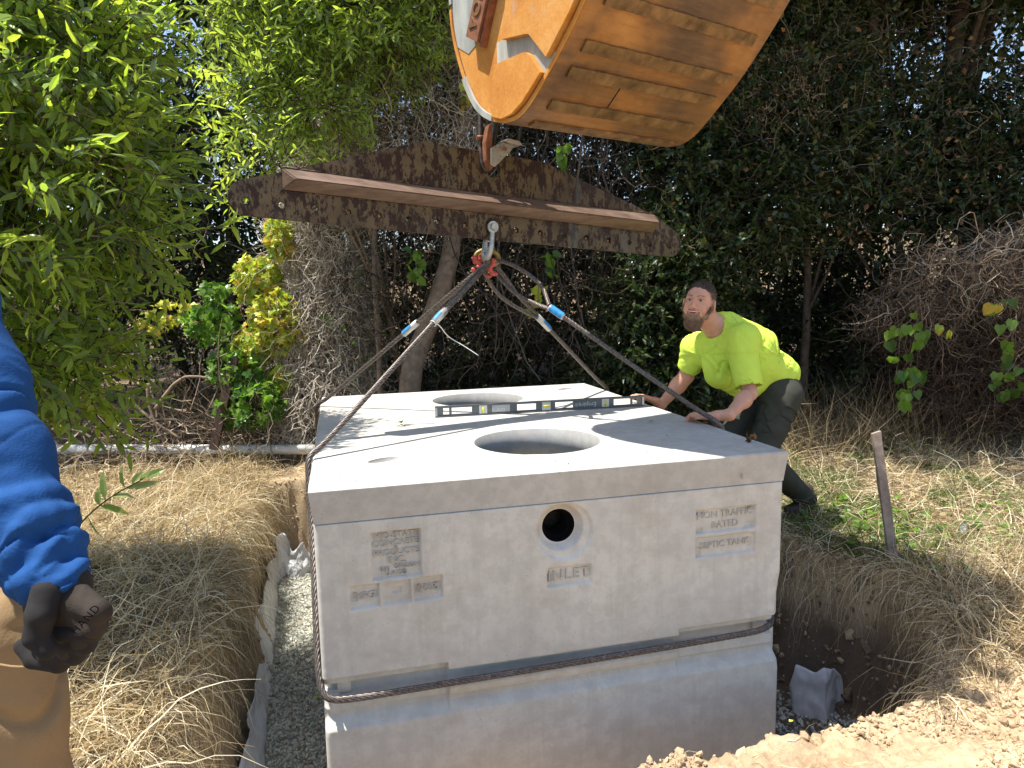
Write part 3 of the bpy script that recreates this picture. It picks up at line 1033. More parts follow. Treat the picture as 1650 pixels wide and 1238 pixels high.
def lower_relief(x, z):
    end = [(-1.5, 0), (-.908, 0), (-.868, .034), (-.846, .038), (-.836, .022), (-.797, .028), (-.788, .07), (-.70, .072)]
    mid = [(-1.5, 0), (-.905, 0), (-.866, .024), (-.842, .024), (-.836, .006), (-.806, -.002), (-.784, .006), (-.778, .06), (-.70, .062)]
    a = arrayprof(z, end); b = arrayprof(z, mid)
    k = smooth(.466, .472, x)*smooth(1.420, 1.414, x)
    y = a*(1-k)+b*k
    y = y+.0022*fbm(x*4, z*4, 4, 12)+.0008*fbm(x*22, z*22, 4, 18)
    e = np.minimum(x-X0, X1-x)
    y = y+.018-np.sqrt(np.maximum(.018**2-np.maximum(.018-e, 0)**2, 0))
    y = y+.02*smooth(.03, 0, X1-x+.01*fbm(z*14, z*0, 3, 9))*smooth(-.95, -.86, z)
    y = y+.012*smooth(.025, 0, x-X0+.012*fbm(z*22, z*0, 3, 3))*smooth(-.93, -.88, z)
    return y


lower = relief('lower_section', lower_relief, X0, X1, -1.44, -.745, .004, .012, .09, MAT['conc'], tank)
# side, back and bottom walls of both sections
for nm, (za, zb) in (('upper_wall', (-LH-.001, -.738)), ('lower_wall', (-.775, -1.44))):
    for c, s in (((X0+.03, TL/2+.01, 0), (.06, TL-.09)), ((X1-.03, TL/2+.01, 0), (.06, TL-.09)), ((TW/2, TL-.045, 0), (X1-X0-.12, .06))):
        box(nm, (c[0], c[1], (za+zb)/2), (s[0], s[1], za-zb), MAT['conc'], tank, bevel=.006)
for c, s in (((X0+.075, TL/2, 0), (.05, TL-.12)), ((X1-.075, TL/2, 0), (.05, TL-.12)), ((TW/2, TL-.09, 0), (X1-X0-.16, .05)), ((TW/2, .11, 0), (X1-X0-.16, .04))):
    box('joint_wall', (c[0], c[1], -.756), (s[0], s[1], .06), MAT['conc'], tank)
box('tank_floor', (TW/2, TL/2, -1.42), (X1-X0-.02, TL-.06, .05), MAT['conc'], tank)
# inlet sleeve
bm = bmesh.new(); cyl_bm(bm, (.922, .056, -.232), (.922, .19, -.232), .066, .058, 40, False)
bmesh.ops.solidify(bm, geom=bm.faces[:], thickness=.004)
seal = link('inlet_seal', bm_mesh('inlet_seal', bm, True), MAT['black'], tank)
link('seal_disc', (lambda b: (cyl_bm(b, (.922, .19, -.232), (.922, .195, -.232), .058, seg=32), bm_mesh('seal_disc', b))[1])(bmesh.new()), MAT['seam'], tank)
for k in range(3):
    r_ = .060-.006*k
    bmx = bmesh.new()
    cyl_bm(bmx, (.922, .085+.022*k, -.232), (.922, .092+.022*k, -.232), r_, r_-.012, 32, False)
    link('rubber_ridge', bm_mesh('rubber_ridge', bmx, True), MAT['black'], tank)
# raised casting lettering
XA, ZA, YO = (1, 0, 0), (0, 0, 1), (0, -1, 0)
def cast(s, x, z, size, y=.0262, flip=False, sp=1.0):
    fr = ((x, y-.0015, z), (-1, 0, 0) if flip else (1, 0, .012), (0, 0, -1) if flip else (-.012, 0, 1), YO)
    return text('cast_lettering', s, size*1.04, fr, .0045, MAT['conc_cast'], tank, spacing=sp)
cast('MID-STATE', .298, -.194, .030, .0295, sp=1.05)
cast('CONCRETE', .296, -.222, .031, .0295)
cast('&', .296, -.239, .016, .0295)
cast('PRODUCTS', .297, -.258, .031, .0295)
cast('INC.', .298, -.288, .034, .0295)
cast('850', .252, -.318, .022, .0295, sp=1.05)
cast('GALLON', .330, -.312, .022, .0295, sp=1.05)
cast('U.P.C\u00ae', .292, -.336, .022, .0295, sp=1.1)
cast('MFG', .176, -.409, .036, .0285)
cast('2024', .404, -.402, .036, .0285, flip=True)
cast('NON TRAFFIC', 1.622, -.242, .038, .0255)
cast('RATED', 1.622, -.286, .038, .0255)
cast('SEPTIC TANK', 1.622, -.368, .036, .0255)
cast('INLET', .95, -.420, .056, .0250, sp=1.15)
cast('I', 1.685, -.088, .03, .0035)

# ------------------------------------------------------------------ spreader beam
BO = np.array([.93506, 1.23, 1.01553]); BU = np.array([.96738, .24384, -.06866]); BV = np.array([.06658, .01678, .99764]); BN = np.array([.24441, -.96967, 0])
fr = (BO, BU, BV, BN)
beam = empty('spreader_beam', BO-BV*.065, 'rusty steel spreader beam with a row of holes, hung under the orange bucket', 'spreader beam')
def bpt(u, v, n=0): return BO+BU*u+BV*v+BN*n
outl = []
for k in range(9):
    a = math.radians(100+k*(170/8)); outl.append((-1.212+.078*math.cos(a), .016+.080*math.sin(a)))
outl += [(-.6, -.064), (0, -.063), (.6, -.061)]
for k in range(9):
    a = math.radians(-95+k*(160/8)); outl.append((1.225+.078*math.cos(a), .020+.080*math.sin(a)))
outl += [(1.10, .172), (.305, .378), (-.39, .383), (-1.06, .146)]
plate = prism('beam_plate', outl, -.013, .013, fr, MAT['plate'], beam, bevel=.0015)
cut = []
SP = .15135
for k in range(-8, 9):
    if k == 0: continue
    bm = bmesh.new(); cyl_bm(bm, bpt(SP*k, 0, -.05), bpt(SP*k, 0, .05), .0155, seg=24)
    cut.append(link('cut', bm_mesh('cut', bm), MAT['plate']))
bm = bmesh.new(); cyl_bm(bm, bpt(.0, .30, -.05), bpt(.0, .30, .05), .045, seg=24); cut.append(link('cut', bm_mesh('cut', bm), MAT['plate']))
boolean(plate, cut)
# triangular angle bar welded along the face
bm = bmesh.new()
Ls = [bpt(-1.065, .165, .014), bpt(-1.010, .112, .082), bpt(-1.062, .066, .014)]
Rs = [bpt(1.078, .180, .014), bpt(1.075, .122, .082), bpt(1.080, .068, .014)]
va = [bm.verts.new(tuple(p)) for p in Ls]; vb = [bm.verts.new(tuple(p)) for p in Rs]
bm.faces.new(va); bm.faces.new(vb[::-1])
for k in range(3): bm.faces.new((va[k], vb[k], vb[(k+1) % 3], va[(k+1) % 3]))
bmesh.ops.recalc_face_normals(bm, faces=bm.faces)
bmesh.ops.bevel(bm, geom=bm.edges[:], offset=.005, segments=2, affect='EDGES')
link('angle_bar', bm_mesh('angle_bar', bm), MAT['bar'], beam)
bm = bmesh.new()
va = [bm.verts.new(tuple(bpt(-1.06, v, n))) for v, n in ((.165, -.014), (.112, -.082), (.066, -.014))]; vb = [bm.verts.new(tuple(bpt(1.08, v, n))) for v, n in ((.180, -.014), (.122, -.082), (.068, -.014))]
bm.faces.new(va); bm.faces.new(vb[::-1])
for k in range(3): bm.faces.new((va[k], vb[k], vb[(k+1) % 3], va[(k+1) % 3]))
link('angle_bar', bm_mesh('angle_bar', bm), MAT['bar'], beam)
# flat cheek strap welded round the end holes
# weld beads along the bar
for v0, v1 in ((.167, .182), (.064, .066)):
    P = np.array([bpt(-1.06+2.13*t, v0+(v1-v0)*t, .014) for t in np.linspace(0, 1, 160)])
    P += rng.normal(0, .0008, P.shape)
    V, F = tubes(P[None], (.0042+.0012*np.sin(np.arange(160)*1.9))[None], 6, True)
    link('weld_bead', fast_mesh('weld_bead', V, F, smooth=True), MAT['plate'], beam)
# stub bolts left in some of the holes
for k, m in ((-5, 'galv'), (-4, 'galv'), (-2, 'galv'), (-1, 'rustred'), (1, 'strip'), (2, 'rustred'), (5, 'galv'), (4, 'strip')):
    cyl('stub_bolt', bpt(SP*k+.003, -.004, -.02), bpt(SP*k+.003, -.004, .006), .008, MAT['strip'], beam, seg=8)

# hook assembly carrying the beam
hook = empty('lifting_hook', bpt(0, .30, 0), 'steel lifting hook with a bent bracket, gripping the top of the spreader beam', 'lifting hook')
def hp(px, py, n=0):
    d = _f+CR*(px-825)/F_PX-CU*(py-619)/F_PX
    t = ((BO-CAM)@BN+n)/(d@BN)
    return CAM+d*t
hookplate = [hp(779, 206), hp(784, 203), hp(785, 276), hp(780, 279), hp(775, 262), hp(774, 232)]
def plate3(name, pts, thick, mat, parent, dirn=BN, bevel=.002):
    bm = bmesh.new(); vs = [bm.verts.new(tuple(p)) for p in pts]; f = bm.faces.new(vs)
    r = bmesh.ops.extrude_face_region(bm, geom=[f]); bmesh.ops.translate(bm, vec=Vector(tuple(dirn*thick)), verts=[v for v in r['geom'] if isinstance(v, bmesh.types.BMVert)])
    bmesh.ops.recalc_face_normals(bm, faces=bm.faces)
    if bevel: bmesh.ops.bevel(bm, geom=bm.edges[:], offset=bevel, segments=2, affect='EDGES')
    return link(name, bm_mesh(name, bm), mat, parent)
plate3('hook_plate', [p+BN*.02 for p in hookplate], .045, MAT['rustred'], hook)
tube_obj('hook_shank', [hp(775, 150, -.03), hp(774, 200, -.02), hp(774, 235, 0), hp(776, 268, .02), hp(786, 280, .02), hp(796, 268, -.04), hp(803, 235, -.06)], .016, .012, MAT['dark_steel'], hook, 24, 10)
tube_obj('hook_shank', [hp(800, 150, -.03), hp(799, 196, -.03), hp(796, 222, -.03), hp(790, 245, -.03)], .019, .014, MAT['dark_steel'], hook, 14, 10)
for dn in (.030, .085):
    plate3('bracket_ear', [hp(785+dn*60, 239, dn), hp(806+dn*40, 230, dn), hp(826, 236, dn), hp(824, 242, dn), hp(791+dn*60, 270, dn), hp(785+dn*60, 266, dn)], .010, MAT['galv'], hook)
plate3('bracket_cap', [hp(802, 231, .028), hp(808, 228, .028), hp(826, 232, .028), hp(831, 238, .028), hp(826, 239, .028), hp(808, 234, .028)], .075, MAT['ferrule'], hook)
cyl('bracket_pin', hp(814, 240, .02), hp(814, 240, .12), .010, MAT['rustred'], hook)
cyl('hook_bolt', hp(768, 222, .0), hp(779, 222, .0), .012, MAT['rustred'], hook)
tube_obj('cotter_pin', [hp(764, 218, .0), hp(763, 205, .0), hp(766, 203, .0), hp(767, 218, 0)], .002, .002, MAT['galv'], hook, 10, 6)

# ------------------------------------------------------------------ shackle, master ring and sling hooks
APX = np.array([.917, 1.23, .828])
sh = empty('bow_shackle', bpt(0, 0, 0), 'galvanised bow shackle bolted through the middle hole of the beam', 'shackle')
cyl('bolt', bpt(0, .0, -.05), bpt(0, .0, .052), .013, MAT['galv'], sh)
for s_ in (-1, 1):
    a_ = bpt(0, 0, s_*.028); b_ = bpt(0, 0, s_*.044)
    cyl('eye_boss', a_, b_, .030, MAT['galv'], sh, seg=24)
cyl('bolt_nut', bpt(0, 0, .044), bpt(0, 0, .058), .017, MAT['galv'], sh, seg=6, smooth_=False)
pts = [bpt(0, -.01, .036), bpt(-.002, -.06, .036), bpt(-.006, -.11, .040), bpt(-.014, -.150, .028), bpt(-.018, -.168, 0), bpt(-.014, -.150, -.028), bpt(-.006, -.11, -.040), bpt(-.002, -.06, -.036), bpt(0, -.01, -.036)]
tube_obj('bow', pts, .0, .0, MAT['galv'], sh, 30, 12, rad=[.013, .013, .016, .018, .016, .013, .013])
ring_ = empty('master_ring', APX+np.array([0, 0, .05]), 'worn yellow master ring hanging in the shackle', 'lifting ring')
pc = D(785, 416, 3.79)
pts = []
for k in range(28):
    a = 2*math.pi*k/28
    pts.append(pc+CR*(.062*math.cos(a))+np.array([0, 0, .042*math.sin(a)])+_f*(.02*math.cos(a)))
P = np.array(pts+[pts[0], pts[1]])
V, F = tubes(P[None], np.full((1, 30), .012), 10)
link('ring_body', fast_mesh('ring_body', V, F, smooth=True), MAT['yellow_paint'], ring_)
SIDE = norm(np.array([CR[0], CR[1], 0]))
for (px, py, dpt, tilt, lab) in ((768, 428, 3.74, .5, 'red sling hook at the left of the master ring'), (776, 424, 3.84, .3, 'red sling hook behind the front left wire rope eye'),
                            (797, 432, 3.74, -.4, 'red sling hook at the right of the master ring'), (788, 436, 3.86, -.2, 'small red sling hook low behind the rope eyes')):
    c_ = D(px, py, dpt)
    hk = empty('sling_hook', c_, lab, 'sling hook', 'red hooks on the master ring')
    S = SDF(c_-.06, c_+.06, .0028)
    dn = np.array([0, 0, -1.0]); sd = SIDE*tilt
    a = c_+SIDE*tilt*-.03+np.array([0, 0, .03])
    arc = [c_+SIDE*(.024*math.cos(t))+np.array([0, 0, .026*math.sin(t)-.006]) for t in np.linspace(1.9, -2.6 if tilt > 0 else 5.0, 9)]
    for p, q in zip(arc[:-1], arc[1:]): S.cap(p, q, .011, .010, .006)
    S.cap(arc[0], arc[0]+np.array([0, 0, .022]), .012, .013, .006)
    V, F = S.net()
    link('hook_body', fast_mesh('hook_body', V, F, smooth=True), MAT['red_paint'], hk)
    cyl('clevis_pin', arc[0]+np.array([0, 0, .02])-SIDE*.018, arc[0]+np.array([0, 0, .02])+SIDE*.018, .006, MAT['red_paint'], hk, seg=10)


# ------------------------------------------------------------------ wire rope slings
def rope_obj(name, pts, R, parent, n_str=6, lay=.13, it=3, closed=False):
    p = np.array(pts, float)
    L = np.linalg.norm(np.diff(p, axis=0), axis=1).sum()
    m = max(12, int(L/.009))
    P = curve(p, m, it)
    L = np.linalg.norm(np.diff(P, axis=0), axis=1).sum()
    T = norm(np.gradient(P, axis=0))
    # parallel transport
    X = np.zeros_like(P); x0 = np.cross(T[0], [0.3, .5, .8]); X[0] = x0/np.linalg.norm(x0)
    for k in range(1, m):
        v = X[k-1]-T[k]*(X[k-1]@T[k]); X[k] = v/np.linalg.norm(v)
    Y = np.cross(T, X)
    s = np.linspace(0, L, m)
    rs = R*.40
    Q = []
    for j in range(n_str):
        a = 2*math.pi*(j/n_str+s/lay)
        Q.append(P+(R-rs*.95)*(X*np.cos(a)[:, None]+Y*np.sin(a)[:, None]))
    V, F = tubes(np.array(Q), np.full((n_str, m), rs), 6)
    V2, F2 = tubes(P[None], np.full((1, m), R*.55), 6)
    F2 = [f+len(V) for f in F2]
    return link(name, fast_mesh(name, np.concatenate([V, V2]), F+F2, smooth=True), MAT['rope'], parent)


def ferrule(a, b, r, parent, blue=True):
    bm = bmesh.new(); cyl_bm(bm, a, b, r, r*.96, 20); bmesh.ops.bevel(bm, geom=[e for e in bm.edges if len(e.link_faces) == 2 and e.calc_face_angle(0) > 1], offset=.003, segments=2, affect='EDGES')
    f = link('ferrule', bm_mesh('ferrule', bm, False), MAT['ferrule'], parent)
    f.data.polygons.foreach_set('use_smooth', [True]*len(f.data.polygons))
    # blue paint on half of the sleeve
    a = np.array(a); b = np.array(b); T = norm(b-a); up = norm(np.cross(T, np.cross([0, 0, 1.], T)))
    tocam = norm(CAM-a); side = norm(np.cross(T, tocam)); s0 = side*(1 if side[2] > 0 else -1)
    bm = bmesh.new(); rr = r+.0012; rows = []
    for t in np.linspace(.08 if blue else .35, .92, 7):
        row = []
        for an in np.linspace(-1.0 if blue else .2, 1.3, 8):
            d = tocam*math.cos(an)+s0*math.sin(an); d = norm(d-T*(d@T))
            row.append(bm.verts.new(tuple(a+(b-a)*(t+.03*math.sin(an*5))+d*rr)))
        rows.append(row)
    for i_ in range(6):
        for j_ in range(7): bm.faces.new((rows[i_][j_], rows[i_][j_+1], rows[i_+1][j_+1], rows[i_+1][j_]))
    link('blue_paint', bm_mesh('blue_paint', bm, True), MAT['blue_paint'], f)


RR = .0125
eL, eLb, eR, eRb = np.array([-.004, .50, .006]), np.array([-.004, 2.02, .008]), np.array([TW+.004, .545, .008]), np.array([TW+.004, 2.04, .008])
# front sling: basket from the hook, over the left edge, through the groove, up over the right edge
fs = empty('wire_rope_sling', eL, 'front wire rope sling running down the left side and along the groove of the tank', 'wire rope', 'wire rope slings around the tank')
fL = D(711, 507.6, 3.60); fL2 = D(690, 529, 3.52)
dirL = norm(eL-APX)
tL0, tL1 = APX+dirL*.30*1.3, APX+dirL*.30*1.3+dirL*.085
lenL = np.linalg.norm(eL-APX)
def along(A, B, t): return A+(B-A)*t
fa, fb = along(APX, eL, .285), along(APX, eL, .355)
rope_obj('rope', [fb-dirL*.03, along(APX, eL, .5), along(APX, eL, .75), along(APX, eL, .95), eL+np.array([-.006, 0, .012]), eL+np.array([-.014, -.02, -.02]), (-.012, .40, -.2), (-.006, .22, -.45), (-.003, .07, -.66), (.004, .02, -.74),
                  (.03, -.002, -.772), (.10, -.003, -.782), (.3, .0, -.781), (.6, .002, -.778), (1.0, .002, -.774), (1.4, .002, -.768), (1.7, -.001, -.760), (1.80, .004, -.756), (1.86, .03, -.750), (TW-.006, .1, -.70),
                  (TW+.004, .3, -.40), (TW+.026, .48, -.12), eR+np.array([.018, 0, -.03]), eR+np.array([.004, 0, .012]), along(APX, eR, .9), along(APX, eR, .7), along(APX, eR, .5), along(APX, eR, .40)], RR, fs, lay=.15, it=2)
ferrule(fa, fb, .019, fs, False)
sd_ = norm(np.cross(dirL, [0, 0, 1.]))
rope_obj('rope_eye', [fa+sd_*.008, along(APX, eL, .18)+sd_*.011, along(APX, eL, .06)+sd_*.016, APX+np.array([.0, -.02, .012]), APX+np.array([.012, 0, .002])], RR*.92, fs)
rope_obj('rope_eye', [fa-sd_*.008, along(APX, eL, .18)-sd_*.010, along(APX, eL, .06)-sd_*.014, APX+np.array([.012, 0, .002])], RR*.92, fs)
dirR = norm(eR-APX)
ra, rb = along(APX, eR, .300), along(APX, eR, .365)
ra, rb = D(893, 498, 3.66), D(916, 517, 3.60)
# straighten: keep the ferrule on the rope line
ra = along(APX, eR, .285); rb = along(APX, eR, .35)
ferrule(ra, rb, .019, fs, True)
rope_obj('rope', [rb-dirR*.02, along(APX, eR, .38), along(APX, eR, .42)], RR, fs)
e1 = D(866, 452, 3.72); e2 = D(830, 428, 3.75)
rope_obj('rope_eye', [ra+np.array([0, 0, .008]), D(878, 470, 3.70), e1, e2, D(805, 420, 3.78), D(788, 421, 3.78)], RR*.92, fs)
rope_obj('rope_eye', [ra-np.array([0, 0, .008]), D(862, 490, 3.70), D(830, 474, 3.74), D(803, 446, 3.78), D(788, 424, 3.79)], RR*.92, fs)
# rear sling
rsl = empty('wire_rope_sling', eLb, 'rear wire rope sling going down behind the far half of the tank', 'wire rope', 'wire rope slings around the tank')
dB = norm(eLb-APX)
fa, fb = along(APX, eLb, .375), along(APX, eLb, .46)
rope_obj('rope', [fb-dB*.03, along(APX, eLb, .6), along(APX, eLb, .8), along(APX, eLb, .96), eLb+np.array([-.006, 0, .012]), eLb+np.array([-.022, .02, -.03]), (-.028, 2.2, -.3), (-.024, 2.4, -.66), (.0, 2.47, -.76), (.5, 2.462, -.77), (1.4, 2.462, -.77), (TW, 2.47, -.75),
                  (TW+.026, 2.38, -.6), (TW+.026, 2.15, -.2), eRb+np.array([.02, 0, -.03]), eRb+np.array([.004, 0, .012]), along(APX, eRb, .92), along(APX, eRb, .7), along(APX, eRb, .40)], RR, rsl, lay=.15, it=2)
ferrule(fa, fb, .019, rsl, False)
sd_ = norm(np.cross(dB, [0, 0, 1.]))
rope_obj('rope_eye', [fa+sd_*.008, along(APX, eLb, .22)+sd_*.011, along(APX, eLb, .07)+sd_*.014, APX+np.array([-.012, .03, .0])], RR*.92, rsl)
rope_obj('rope_eye', [fa-sd_*.008, along(APX, eLb, .22)-sd_*.011, along(APX, eLb, .07)-sd_*.014, APX+np.array([-.012, .03, -.01])], RR*.92, rsl)
ra, rb = along(APX, eRb, .36), along(APX, eRb, .46)
ferrule(ra, rb, .019, rsl, False)
rope_obj('rope_eye', [ra+np.array([0, 0, .008]), D(835, 478, 3.95), D(815, 448, 3.9), D(800, 430, 3.88)], RR*.92, rsl)
rope_obj('rope_eye', [ra-np.array([0, 0, .008]), D(815, 487, 3.95), D(793, 463, 3.9), D(781, 440, 3.85), D(782, 426, 3.85)], RR*.92, rsl)
# white cable tie on the front left ferrule
ztip = along(APX, eL, .362)
zt = empty('cable_tie', ztip, 'thin white cable tie sticking out below the left ferrules', 'cable tie')
tube_obj('tie_tail', [ztip, ztip+CR*.03+CU*-.004, D(720, 542, 3.50), D(745, 556, 3.50), D(771, 573, 3.50)], .0028, .0022, MAT['white_plastic'], zt, 24, 6)
a_ = [ztip+norm(np.cross(dirL, [0, 0, 1.]))*math.cos(t)*.016+norm(np.cross(dirL, np.cross(dirL, [0, 0, 1.])))*math.sin(t)*.016 for t in np.linspace(0, 6.28, 14)]
tube_obj('tie_loop', a_, .003, .003, MAT['white_plastic'], zt, 26, 6, it=1)

# ------------------------------------------------------------------ spirit level
LX = np.array([math.cos(-.0364), math.sin(-.0364), 0]); LY = np.array([-LX[1], LX[0], 0]); LO = np.array([.6267, 1.3457, .0])
lev = empty('spirit_level', LO+LX*.61, 'dark grey four-foot spirit level standing on edge between the manholes', 'spirit level')
def lv(u, t, z): return LO+LX*u+LY*t+np.array([0, 0, z])
LM = Matrix(((LX[0], LY[0], 0, LO[0]), (LX[1], LY[1], 0, LO[1]), (0, 0, 1, .002), (0, 0, 0, 1)))
def lbox(bm, u0, u1, t0, t1, z0, z1):
    box_bm(bm, (u1-u0, t1-t0, z1-z0), LM @ Matrix.Translation(((u0+u1)/2, (t0+t1)/2, (z0+z1)/2)))
HH = .060
bm = bmesh.new()
lbox(bm, .0, 1.219, -.012, .012, 0, .006); lbox(bm, .0, 1.219, -.012, .012, HH-.006, HH)
wins = [(.045, .078), (.092, .205), (.245, .290), (.462, .572), (.606, .656), (.684, .790), (.962, 1.004), (1.035, 1.138), (1.150, 1.180)]
u = .012
for a, b in wins:
    lbox(bm, u, a, -.004, .004, .006, HH-.006); u = b
lbox(bm, u, 1.207, -.004, .004, .006, HH-.006)
for a, b in wins[:2]+wins[3:4]+wins[5:6]+wins[7:]:
    lbox(bm, a, b, -.004, .004, .006, .012); lbox(bm, a, b, -.004, .004, HH-.012, HH-.006)
link('frame', bm_mesh('frame', bm), MAT['level_grey'], lev)
for a, b in ((0, .012), (1.207, 1.219)):
    bm = bmesh.new(); lbox(bm, a, b, -.011, .011, .0065, HH-.0065); link('end_cap', bm_mesh('end_cap', bm), MAT['level_edge'], lev)
for a, b, vert in ((.245, .290, 1), (.606, .656, 0), (.962, 1.004, 1)):
    bm = bmesh.new(); lbox(bm, a, b, -.008, .008, .007, HH-.007); vb_ = link('vial_block', bm_mesh('vial_block', bm), MAT['window_white'], lev)
    c_ = (a+b)/2
    p, q = (lv(c_, -.0095, .014), lv(c_, -.0095, HH-.014)) if vert else (lv(a+.006, -.0095, .033), lv(b-.006, -.0095, .033))
    cyl('vial', p, q, .0065, MAT['vial'], vb_, seg=12)
bm = bmesh.new(); lbox(bm, .318, .420, -.0052, -.0042, .012, HH-.010); link('label_patch', bm_mesh('label_patch', bm), MAT['level_edge'], lev)
text('logo_print', 'em', .036, (lv(.370, -.0060, .030), LX, np.array([0, 0, 1.]), -LY), .0004, MAT['level_print'], lev)
text('brand_print', 'Empire', .038, (lv(.875, -.0050, .028), -LX, np.array([0, 0, -1.]), -LY), .0005, MAT['level_print'], lev)
text('brand_print', '\u00a9', .026, (lv(.808, -.0050, .030), -LX, np.array([0, 0, -1.]), -LY), .0005, MAT['level_print'], lev)

# ------------------------------------------------------------------ excavator bucket
AZ = math.radians(69.5)
bw, bh = np.array([math.sin(AZ), math.cos(AZ), 0]), np.array([math.cos(AZ), -math.sin(AZ), 0])
B0 = np.array([.935, .301, 1.429])
bucket = empty('excavator_bucket', B0, 'worn orange excavator bucket with dark wear strips underneath, hanging over the tank', 'excavator bucket')
bucket.matrix_basis = Matrix(((bh[0], bw[0], 0, B0[0]), (bh[1], bw[1], 0, B0[1]), (0, 0, 1, B0[2]), (0, 0, 0, 1)))   # local x=h, y=width, z=up
prof = [(-.50, 1.02), (-.59, .92), (-.640, .78), (-.654, .58), (-.636, .412), (-.562, .23), (-.488, .104), (-.413, .021), (-.291, -.043), (-.152, -.068), (-.055, -.040), (.03, .018), (.113, .082), (.20, .150), (.30, .245), (.42, .375), (.50, .48), (.60, .62)]
PF = curve([(a, 0, b) for a, b in prof], 110, 2)[:, [0, 2]]
Tn = np.gradient(PF, axis=0); Tn /= np.linalg.norm(Tn, axis=1)[:, None]
Nn = np.stack([Tn[:, 1], -Tn[:, 0]], 1)          # outward (down / away from the inside)
if Nn[len(Nn)//2][1] > 0: Nn = -Nn
BWID = .97
def band(name, i0, i1, w0, w1, o0, o1, mat, parent, ends=True):
    P = PF[i0:i1]; Nq = Nn[i0:i1]; n = len(P)
    V = []
    for w, o in ((w0, o0), (w0, o1), (w1, o1), (w1, o0)):
        Q = P+Nq*o; V.append(np.stack([Q[:, 0], np.full(n, w), Q[:, 1]], 1))
    V = np.concatenate(V); i = np.arange(n-1); F = []
    for k in range(4):
        a = k*n; b = ((k+1) % 4)*n
        F.append(np.stack([a+i, b+i, b+i+1, a+i+1], 1))
    F = np.concatenate(F+[np.array([[0, n, 2*n, 3*n], [n-1, 4*n-1, 3*n-1, 2*n-1]])])
    me = fast_mesh(name, V, F)
    bm = bmesh.new(); bm.from_mesh(me); bmesh.ops.recalc_face_normals(bm, faces=bm.faces); bm.to_mesh(me); bm.free()
    o = link_local(name, me, mat, parent)
    return o
band('shell', 0, 110, -.004, BWID+.004, -.020, .0, MAT['shell'], bucket)
def bpoly(name, poly, w0, w1, mat, parent=bucket, bevel=.0):
    bm = bmesh.new(); vs = [bm.verts.new((a, w0, b)) for a, b in poly]; f = bm.faces.new(vs)
    r = bmesh.ops.extrude_face_region(bm, geom=[f]); bmesh.ops.translate(bm, vec=(0, w1-w0, 0), verts=[v for v in r['geom'] if isinstance(v, bmesh.types.BMVert)])
    bmesh.ops.recalc_face_normals(bm, faces=bm.faces)
    if bevel: bmesh.ops.bevel(bm, geom=[e for e in bm.edges if abs(e.verts[0].co.y-e.verts[1].co.y) < 1e-6 and e.verts[0].co.y == min(w0, w1)], offset=bevel, segments=3, affect='EDGES')
    return link_local(name, bm_mesh(name, bm), mat, parent)
side_poly = [tuple(p-n_*.019) for p, n_ in zip(PF, Nn)][::2]+[(.40, .78), (.05, .92), (-.25, 1.02)]
for w in (0.0, BWID-.025):
    bpoly('side_plate', side_poly, w, w+.025, MAT['orange'])
# rim plates round the side, worn bright
band('side_rim', 10, 24, -.010, -.004, -.022, -.002, MAT['grey'], bucket)
band('side_rim', 40, 56, -.018, -.004, -.026, -.002, MAT['grey'], bucket)
band('side_rim', 24, 110, -.010, -.004, -.018, -.002, MAT['orange'], bucket)
bpoly('channel_floor', [(-.27, .28), (-.03, .26), (.03, .235), (.135, .118), (.06, .052), (-.02, .14), (-.04, .16), (-.27, .17)], -.003, .001, MAT['grey'])
bpoly('raised_panel', [(-.198, .268), (-.035, .240), (-.012, .233), (.005, .216), (.097, .118), (.24, .235), (.42, .43), (.38, .70), (-.02, .80), (-.12, .6), (-.161, .413)], -.028, .0, MAT['orange'], bevel=.008)
bpoly('raised_panel', [(-.262, .186), (-.055, .176), (-.034, .172), (-.010, .155), (.058, .074), (.0, .036), (-.07, -.008), (-.145, -.036), (-.22, -.040), (-.285, -.018), (-.305, .04)], -.026, .0, MAT['orange'], bevel=.008)
bpoly('side_patch', [(-.60, .36), (-.50, .30), (-.40, .33), (-.36, .5), (-.33, .7), (-.40, .95), (-.54, .9), (-.628, .7), (-.632, .5)], -.0025, .001, MAT['grey'])
def nb(a, b, base=(-.448, .351), X=(.484, .875), Y=(-.875, .484)):
    return (base[0]+X[0]*a+Y[0]*b, base[1]+X[1]*a+Y[1]*b)
bpoly('name_plate', [nb(0, -.100), nb(.46, -.100), nb(.46, 0), nb(0, 0)], -.045, -.002, MAT['rustred'], bevel=.008)
bpoly('plate_rim', [nb(-.012, -.108), nb(.46, -.108), nb(.46, -.118), nb(-.014, -.118)], -.034, -.002, MAT['rustred'])
lt = text('raised_lettering', 'VOLVO', .078, ((0, 0, 0), (1, 0, 0), (0, 1, 0), (0, 0, 1)), .004, MAT['strip'], None, align='LEFT', spacing=1.15)
o_ = nb(.035, -.048)
lt.parent = bucket
lt.matrix_parent_inverse = Matrix.Identity(4)
lt.matrix_basis = Matrix(((.484, -.875, 0, o_[0]), (0, 0, -1, -.046), (.875, .484, 0, o_[1]), (0, 0, 0, 1)))
